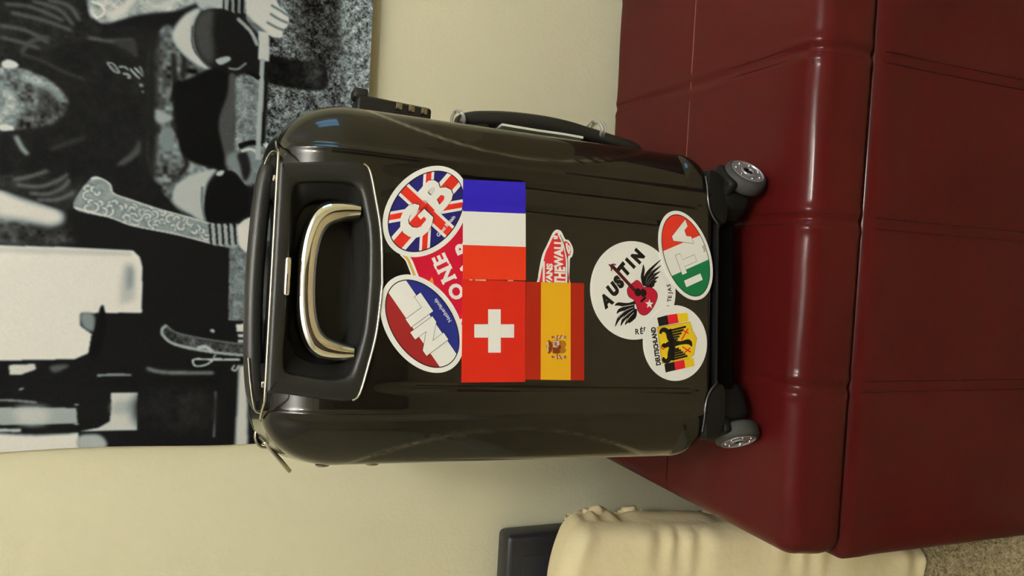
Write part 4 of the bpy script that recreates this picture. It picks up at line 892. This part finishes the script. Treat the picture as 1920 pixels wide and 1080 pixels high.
st.ink([BH[1]], 'ink_black', 9, 'lettering', True); st.ink([[(x + 0.6, z - 0.8) for x, z in BH[1]]], 'ink_red', 9.5, 'lettering', True)
st.text('Great Britain', [(58.5, 387.9)][0], rad(-38), 3.9, 'vinyl_white', 9, 0.02)

# oval NL
st = Sticker('oval white-edged sticker with the letters NL on the Dutch flag, at the top left', ell(51.8, 34.9), 'vinyl_white', 1, (-37.2, 406.5, rad(37.8)))
st.ink([ell(47.0, 30.1)], 'ink_black', 1); Ei = ell(46.0, 29.1)
st.ink([clip(bar(-60, 10.3, 60, 60), Ei)], 'ink_dutch_red', 2); st.ink([clip(bar(-60, -10.3, 60, 10.3), Ei)], 'vinyl_white', 2); st.ink([clip(bar(-60, -60, 60, -10.3), Ei)], 'ink_dutch_blue', 2)
for ch, c, w_ in (('N', [(-49.0, 400.3)][0], 1.10), ('L', [(-24.7, 414.7)][0], 1.22)):
    st.text(ch, c, rad(37.8), 28.9, 'ink_black', 4, 0.078, w_); st.text(ch, c, rad(37.8), 28.1, 'vinyl_white', 5, 0.068, w_)
st.text('Netherlands', [(-23.5, 387.8)][0], rad(37.8), 4.0, 'vinyl_white', 5, 0.01)

# French flag (follows the grooves), Swiss flag, Spanish flag
def patch(parent, name, Q, m, y, nx, nz, label=None):
    Q = [np.array(q) for q in Q]; V = []; F = []
    for j in range(nz + 1):
        for i in range(nx + 1):
            a = Q[0] + (Q[1] - Q[0]) * i / nx; b = Q[3] + (Q[2] - Q[3]) * i / nx; p = (a + (b - a) * j / nz) / 1000
            V.append((p[0], y - 0.30 * float(front_h(p[0], p[1])), p[1]))
    for j in range(nz):
        for i in range(nx): b = j * (nx + 1) + i; F.append((b, b + 1, b + nx + 2, b + nx + 1))
    return mesh(name, V, F, m, parent, smooth=True, label=label)
FQ = [(106.0, 372.2), (110.7, 305.5), (10.8, 301.8), (7.9, 368.7)]; FB = [(74.5, 371.3), (78.5, 304.1)]; FW = [(41.4, 370.0), (44.6, 303.0)]
o = patch(suit, 'sticker', FQ, 'vinyl_white', -0.0020, 8, 60, 'blue white and red French flag sticker')
patch(o, 'print', [FQ[0], FQ[1], FB[1], FB[0]], 'french_blue', -0.0021, 8, 40)
patch(o, 'print', [FW[0], FW[1], FQ[2], FQ[3]], 'french_red', -0.0021, 6, 12)
st = Sticker('square red Swiss flag sticker with a white cross', [(7.7, 368.7), (10.2, 301.8), (-90.8, 298.7), (-92.2, 365.6)], 'swiss_red', 2)
st.ink([[(-20.2, 341.0), (-19.6, 327.7), (-62.3, 326.1), (-62.7, 339.4)], [(-35.5, 354.9), (-34.9, 340.5), (-48.0, 340.0), (-48.5, 354.4)], [(-34.4, 327.1), (-33.8, 312.8), (-47.1, 312.4), (-47.6, 326.6)]], 'vinyl_white', 1, 'white_cross', True)
for q in ([(8.4, 361.8), (8.6, 358.5), (7.3, 358.5), (7.1, 361.8)], [(8.7, 355.7), (9.2, 344.6), (7.6, 344.5), (7.2, 355.7)], [(10.6, 321.3), (11.0, 315.5), (9.1, 315.5), (8.8, 321.2)]): st.ink([q], 'coat_pale', 4, 'worn_edge', True)
st.ink([[(10.3, 314.4), (10.8, 301.6), (9.7, 301.5), (9.4, 314.3)]], 'ink_black', 1, 'worn_edge', True)

# skate sticker half under the Spanish flag
K = lambda s: s
st = Sticker('red and white skateboard-shaped sticker half under the Spanish flag sticker', [tuple(p) for p in smooth_path([(1.3, 287.2), (14.9, 287.6), (24.1, 286.5), (38.2, 283.6), (49.0, 278.6), (61.0, 273.1), (64.7, 269.8), (65.5, 267.0), (63.8, 262.9), (56.5, 258.3), (55.5, 254.2), (50.1, 250.2), (44.7, 248.6), (39.0, 249.9), (36.6, 252.1), (29.4, 252.3), (17.2, 252.5), (3.3, 252.4)], 4, True)], 'vinyl_white', 0)
st.ink([[tuple(p) for p in smooth_path([(2.1, 284.5), (17.8, 284.9), (27.3, 283.0), (39.7, 280.4), (48.0, 276.6), (58.6, 271.5), (62.2, 267.9), (58.9, 263.6), (53.6, 260.0), (54.4, 257.3), (51.6, 253.0), (46.1, 251.5), (40.8, 252.0), (38.1, 254.6), (28.1, 254.5), (3.8, 254.2)], 4, True)]], 'board_red', 1, world=True)
st.ink([path_poly([(61.6, 266.4), (54.1, 262.2), (44.5, 258.2), (33.5, 255.9), (22.5, 255.7), (8.7, 255.9)], 2.0), path_poly([(31.7, 282.0), (20.8, 281.6), (7.1, 281.3)], 2.4), path_poly([(52.4, 256.6), (46.9, 255.8), (41.5, 252.9)], 2.2),
        path_poly([(50.3, 254.4), (47.1, 252.9), (43.8, 253.0)], 1.8)], 'vinyl_white', 2, world=True)
st.ink([path_poly([(60.6, 264.5), (53.2, 260.3), (44.0, 257.3), (33.6, 254.8), (22.6, 254.4), (8.7, 254.4)], 0.7)], 'ink_black', 3, world=True)
st.text('VANS', [(18.4, 275.5)][0], rad(0), 7.6, 'vinyl_white', 2, 0.055, 0.98)
st.text('THE', [(18.1, 263.8)][0], rad(0), 13.2, 'vinyl_white', 2, 0.045, 0.62); st.text('WALL"', [(42.8, 265.8)][0], rad(2), 11.0, 'vinyl_white', 2, 0.050, 0.80)

st = Sticker('red and yellow Spanish flag sticker with a small coat of arms', [(9.5, 301.2), (12.1, 235.6), (-88.4, 232.6), (-88.5, 298.5)], 'spain_red', 2)
st.ink([[(10.0, 284.8), (11.4, 251.3), (-88.3, 248.3), (-88.4, 282.0)]], 'spain_yellow', 1, 'yellow_band', True)
def C_(cx_, cy_, rx, ry, n=20): return [(cx_ + rx * math.cos(2 * math.pi * k / n), cy_ + ry * math.sin(2 * math.pi * k / n)) for k in range(n)]
st.ink([[tuple(p) for p in smooth_path([(-48.5, 274.6), (-48.5, 273.8), (-51.1, 270.2), (-58.7, 270.2), (-62.0, 273.4), (-60.9, 274.9), (-55.6, 276.6), (-50.2, 275.9)], 4, True)]], 'coat_tan', 2, 'coat_of_arms', True)
st.ink([[tuple(p) for p in smooth_path([(-48.8, 274.4), (-49.0, 273.2), (-51.6, 270.6), (-58.1, 270.5), (-61.7, 273.1), (-61.2, 274.3), (-55.5, 273.6)], 4, True)]], 'coat_brown', 3, 'coat_of_arms', True)
st.ink([path_poly([(-50.1, 275.0), (-52.3, 275.7), (-53.9, 274.7), (-56.1, 275.5), (-59.9, 274.7)], 0.9)], 'vinyl_white', 4, 'coat_of_arms', True)
st.ink([[tuple(p) for p in smooth_path([(-52.1, 269.8), (-48.6, 269.3), (-48.3, 258.5), (-50.1, 255.1), (-53.3, 254.7), (-55.0, 256.1), (-57.1, 254.6), (-59.9, 255.1), (-61.0, 257.5), (-61.6, 268.9), (-58.1, 269.9)], 4, True)]], 'coat_tan', 3, 'coat_of_arms', True)
st.ink([[(-55.7, 269.7), (-55.5, 262.5), (-61.4, 262.3), (-61.5, 268.9)]], 'coat_brown', 4, 'coat_of_arms', True); st.ink([[(-48.9, 269.3), (-48.7, 262.4), (-55.2, 262.2), (-55.4, 269.1)]], 'coat_pale', 4, 'coat_of_arms', True)
st.ink([path_poly([(-50.5, 268.1), (-50.9, 265.7), (-52.6, 267.4), (-54.1, 264.3)], 1.6)], 'print_grey', 5, 'coat_of_arms', True)
st.ink([path_poly([(-49.2, 262.1), (-54.6, 261.6), (-60.6, 262.0)], 0.8), [tuple(p) for p in smooth_path([(-54.7, 264.0), (-53.0, 262.6), (-54.0, 260.4), (-56.2, 260.4), (-57.6, 262.4), (-56.3, 264.0)], 4, True)]], 'coat_brown', 5, 'coat_of_arms', True)
for y0, dy in ((632, 1), (669, -1)):
    pts = [(-45.1, 270.3), (-48.5, 264.8), (-44.1, 264.8), (-43.5, 263.3), (-46.5, 262.8), (-45.9, 261.6), (-43.3, 260.3), (-43.9, 259.5), (-44.7, 257.4), (-44.6, 254.6)] if dy == 1 else [(-65.1, 269.7), (-61.8, 264.4), (-65.8, 264.1), (-67.1, 262.9), (-63.3, 262.3), (-64.4, 261.0), (-66.8, 259.6), (-66.2, 258.8), (-64.8, 256.8), (-64.8, 254.0)]
    st.ink([C_(pts[0][0], pts[0][1], 1.1, 1.0, 12), path_poly([pts[1], pts[2], pts[3]], 1.1), path_poly([pts[4], pts[5], pts[6], pts[7]], 1.1)], 'coat_brown', 3, 'coat_of_arms', True)
    st.ink([bar(pts[0][0] - 1.2, pts[0][1] - 2.6, pts[0][0] + 1.2, pts[0][1] - 1.2), line(pts[8], pts[9], 3.0)], 'print_grey', 2, 'coat_of_arms', True)
    st.ink([line((pts[0][0], pts[0][1] - 2.8), pts[8], 2.0)], 'coat_pale', 2, 'coat_of_arms', True)

# round AUSTIN
st = Sticker('round white sticker with AUSTIN over a red winged guitar', ell(52.8, 52.8, 90), 'vinyl_white', 0, (8.2, 175.0, 0))
for ch, c, da in zip('AUSTIN', [(-4.0, 208.3), (8.0, 200.6), (16.3, 194.0), (29.8, 187.8), (37.2, 180.4), (45.4, 171.3)], (10, 3, 0, -3, -5, -8)):
    st.text(ch, c, rad(-44 + da * -1), 15.6, 'ink_black', 1, 0.088, 0.86)
body = [(5.6, 182.9), (10.8, 182.1), (16.0, 175.9), (18.9, 171.4), (16.3, 166.7), (12.1, 163.6), (12.4, 154.9), (8.2, 147.3), (1.9, 145.8), (-7.6, 150.0), (-15.4, 156.6), (-17.7, 162.9), (-14.5, 168.6), (-7.0, 171.8), (-1.7, 175.2), (0.9, 180.5)]
body = [tuple(p) for p in smooth_path(body, 5, True)]
st.ink([path_poly(body + body[:1], 1.2, 1)], 'ink_black', 1, 'guitar', True); st.ink([body], 'guitar_red', 2, 'guitar', True)
nk = [(7.8, 173.8), (31.5, 201.2)]; hd_ = [(33.2, 205.7), (35.2, 201.3), (30.3, 198.5), (28.8, 203.3)]
st.ink([line(nk[0], nk[1], 3.8), hd_], 'neck_brown', 4, 'guitar', True)
st.ink([line([(34.1, 205.1)][0], [(32.6, 206.3)][0], 1.4), line([(29.4, 202.4)][0], [(27.1, 203.6)][0], 1.4), line([(30.2, 199.8)][0], [(27.4, 199.1)][0], 1.4), line([(34.7, 200.6)][0], [(33.7, 198.0)][0], 1.4)], 'neck_brown', 4, 'guitar', True)
sh_ = [(6.3, 170.1)][0]; pg = [(10.6, 164.5), (9.2, 160.5), (5.2, 159.1), (2.2, 161.7), (2.5, 165.7), (7.7, 166.5)]
st.ink([C_(sh_[0], sh_[1], 4.4, 4.2), [tuple(p) for p in smooth_path(pg, 4, True)], line([(-3.8, 166.2)][0], [(1.7, 160.3)][0], 2.6)], 'ink_black', 3, 'guitar', True)
sc_ = [(-5.6, 155.5)][0]
st.ink([[(sc_[0] + (5.4 if k % 2 == 0 else 2.2) * math.cos(rad(72 + 36 * k)), sc_[1] + (5.4 if k % 2 == 0 else 2.2) * math.sin(rad(72 + 36 * k))) for k in range(10)]], 'vinyl_white', 3, 'star', True)
FL = [('1191,567 1178,572 1160,570 1153.5,573', 4), ('1190,572 1175,578 1160,582 1155.5,590', 4), ('1189.5,577 1174,585 1159,596 1154,612', 4.2), ('1190,582 1178,590 1169,600 1164.5,611', 4), ('1191,586 1183,594 1177,602 1172.5,610', 3.6), ('1192,588 1187,596 1183,602 1179,607', 3.2), ('1192.5,579 1190,590 1189,596 1187,600', 2.8)]
FLP = [[(-4.8, 173.5), (-8.0, 182.0), (-7.5, 193.7), (-9.4, 197.9)], [(-7.1, 174.1), (-11.0, 183.8), (-14.2, 192.2), (-17.8, 195.4)], [(-9.4, 174.0), (-15.6, 184.4), (-22.7, 192.7), (-31.4, 197.0)], [(-12.2, 174.0), (-18.3, 181.7), (-24.2, 187.4), (-30.5, 190.2)], [(-14.5, 173.2), (-20.4, 178.4), (-25.1, 182.2), (-29.2, 185.0)], [(-15.6, 172.6), (-21.4, 175.7), (-24.4, 178.3), (-27.3, 180.8)], [(-11.6, 172.3), (-17.9, 173.2), (-21.4, 174.4), (-23.7, 175.7)]]
st.ink([path_poly(q, [3.4, 4.6, 3.6, 0.6]) for q in FLP], 'ink_black', 1, 'wing', True)
st.ink([path_poly(q, [0.3, 0.55, 0.55, 0.2]) for q in ([(-10.0, 175.3), (-13.8, 184.4), (-18.7, 190.8), (-22.2, 193.3)], [(-12.8, 175.3), (-18.3, 183.0), (-23.1, 188.1)], [(-15.7, 174.5), (-20.5, 179.7), (-25.7, 183.5)], [(-7.1, 174.7), (-9.3, 184.5), (-10.8, 192.3)])], 'vinyl_white', 2, 'wing', True)
FRP = [[(13.6, 162.6), (22.7, 164.8), (30.9, 163.7), (36.6, 164.1)], [(13.7, 161.9), (23.0, 160.8), (30.9, 155.6), (43.5, 142.0)], [(13.2, 160.6), (22.0, 158.1), (28.8, 152.2), (37.1, 141.5)], [(12.7, 159.2), (19.8, 156.0), (25.4, 150.8), (30.6, 142.4)], [(12.8, 157.9), (18.2, 154.6), (21.9, 150.0), (24.6, 144.3)], [(12.6, 156.5), (15.9, 153.3), (18.5, 149.9), (19.8, 146.6)], [(12.3, 155.2), (14.2, 153.2), (15.5, 150.5), (15.6, 149.2)]]
st.ink([path_poly(q, [3.0, 4.2, 3.6, 0.6]) for q in FRP], 'ink_black', 1, 'wing', True)
st.ink([path_poly(q, [0.3, 0.5, 0.5, 0.2]) for q in ([(15.5, 160.6), (23.1, 158.8), (30.5, 152.2)], [(15.0, 159.3), (21.0, 156.1), (26.6, 150.1)], [(14.5, 157.9), (19.4, 154.0), (23.2, 148.7)])], 'print_grey', 2, 'wing', True)
for ch, c, an in zip('R\u00c9P', [(-35.7, 169.8), (-34.9, 164.5), (-33.6, 159.9)], (-86, -84, -82)):
    st.text(ch, c, rad(an), 6.6, 'ink_black', 1, 0.035, 0.95)
for ch, c, an in zip('TEJAS', [(-0.2, 130.4), (3.6, 129.8), (7.4, 129.6), (11.5, 130.3), (15.8, 131.5)], (0, 2, 4, 8, 10)):
    st.text(ch, c, rad(an), 5.2, 'ink_black', 1, 0.030, 0.95)
st.ink([path_poly([(-7.4, 133.4), (-6.1, 131.4), (-7.2, 129.6)], 0.9, 3)], 'ink_black', 1, 'lettering', True)

# oval ITA
st = Sticker('oval white-edged sticker with the letters ITA on the Italian flag, at the bottom right', ell(51.4, 32.1), 'vinyl_white', 1, (50.4, 109.6, rad(24.1)))
st.ink([ell(47.4, 28.4)], 'ink_black', 1); Ei = ell(46.4, 27.5)
st.ink([clip(bar(-60, -60, -14.3, 60), Ei)], 'ink_green', 2); st.ink([clip(bar(-14.3, -60, 14.5, 60), Ei)], 'vinyl_white', 2); st.ink([clip(bar(14.5, -60, 60, 60), Ei)], 'ita_red', 2)
for ch, c, w_ in (('I', [(23.3, 100.2)][0], 1.15), ('T', [(43.5, 108.7)][0], 1.12), ('A', [(72.5, 117.3)][0], 1.12)):
    st.text(ch, c, rad(24.1), 25.8, 'ink_black', 3, 0.078, w_); st.text(ch, c, rad(24.1), 25.0, 'vinyl_white', 4, 0.068, w_)
st.text('Italy', [(60.1, 86.6)][0], rad(24.1), 3.4, 'ink_black', 3, 0.01)

# round DEUTSCHLAND
gx, gz, ga = (-70.1, 142.7, 0.1909)
st = Sticker('round white sticker with DEUTSCHLAND above a black eagle shield on German colours', ell(41.2, 41.2, 80), 'vinyl_white', 1, (-46.4, 121.3, 0))
st.text('DEUTSCHLAND', [(-50.7, 146.8)][0], ga, 6.6, 'ink_black', 1, 0.055, 0.74)
for q in ([(-20.1, 145.6), (-16.6, 132.9), (-26.7, 130.6), (-29.2, 143.2)], [(-69.6, 135.5), (-66.8, 122.9), (-76.0, 121.2), (-78.7, 133.6)]): st.ink([q], 'ink_black', 1, 'flag_print', True)
for q in ([(-16.6, 132.9), (-14.3, 120.2), (-24.2, 117.9), (-26.7, 130.6)], [(-66.8, 122.9), (-64.1, 110.1), (-73.4, 108.3), (-76.0, 121.2)]): st.ink([q], 'german_red', 1, 'flag_print', True)
for q in ([(-14.3, 120.2), (-12.7, 106.7), (-21.9, 105.0), (-24.2, 117.9)], [(-64.1, 110.1), (-62.1, 97.8), (-70.9, 96.4), (-73.4, 108.3)]): st.ink([q], 'german_gold', 1, 'flag_print', True)
SHD = [(-30.2, 145.2), (-26.8, 125.1), (-22.7, 102.9), (-31.7, 99.9), (-40.6, 94.1), (-49.7, 96.1), (-58.6, 97.7), (-62.8, 103.6), (-66.1, 121.6), (-69.1, 138.3), (-51.1, 141.7)]
st.ink([path_poly(SHD + SHD[:1], 1.1, 1)], 'ink_gold', 2, 'shield', True); st.ink([SHD], 'german_gold', 2, 'shield', True)
EG = [[tuple(p) for p in smooth_path([(-48.3, 134.9), (-45.0, 130.9), (-43.3, 124.1), (-44.2, 115.1), (-41.8, 105.4), (-44.6, 100.4), (-49.9, 100.3), (-47.4, 105.3), (-48.3, 115.0), (-50.5, 123.3), (-51.6, 130.1)], 4, True)],
      path_poly([(-37.2, 141.3), (-33.7, 140.0), (-32.7, 135.9), (-35.2, 131.8), (-40.9, 129.6), (-45.4, 124.7)], [2.8, 5.0, 6.0, 7.4]), path_poly([(-62.4, 136.0), (-65.3, 136.6), (-66.4, 132.5), (-63.4, 129.2), (-56.5, 128.0), (-49.4, 124.7)], [2.8, 5.0, 6.0, 7.4]),
      [tuple(p) for p in smooth_path([(-49.9, 139.7), (-47.2, 137.0), (-47.9, 132.9), (-51.4, 132.2), (-52.1, 136.2)], 4, True)]]
WING = ['1256,621 1290,612', '1258,626 1285,620', '1260,631 1281,626', '1262,635.5 1277,632']
EG += [line([(-33.3, 129.1)][0], [(-28.2, 108.4)][0], 2.3), line([(-35.9, 128.4)][0], [(-31.8, 111.2)][0], 2.3), line([(-38.5, 127.3)][0], [(-35.4, 113.9)][0], 2.3), line([(-40.9, 126.2)][0], [(-39.0, 116.6)][0], 2.3),
       line([(-64.5, 124.7)][0], [(-60.0, 105.8)][0], 2.3), line([(-61.9, 125.1)][0], [(-58.0, 108.6)][0], 2.3), line([(-59.3, 125.5)][0], [(-56.0, 111.4)][0], 2.3), line([(-56.7, 125.5)][0], [(-54.1, 114.2)][0], 2.3), line([(-54.1, 124.9)][0], [(-52.4, 117.0)][0], 2.3), line([(-43.3, 124.8)][0], [(-42.0, 118.6)][0], 2.1),
       line([(-31.6, 129.8)][0], [(-45.9, 124.7)][0], 4.6), line([(-65.6, 125.0)][0], [(-49.4, 124.7)][0], 4.6)]
st.ink(EG, 'ink_black', 3, 'eagle', True)
def claw(pts): return [path_poly(pts[0:3], 1.5), path_poly([pts[1], pts[3]], 1.4, 2), path_poly([pts[1], pts[4]], 1.4, 2)]
st.ink(claw([(-42.7, 113.7), (-34.0, 108.3), (-30.1, 105.6), (-32.1, 112.5), (-35.4, 104.8)]) + claw([(-50.2, 112.9), (-53.8, 105.9), (-55.8, 101.6), (-56.6, 110.0), (-51.1, 102.4)]) + [path_poly([(-50.5, 140.3), (-53.3, 138.2), (-52.6, 135.5)], 1.3)], 'ita_red', 4, 'eagle', True)
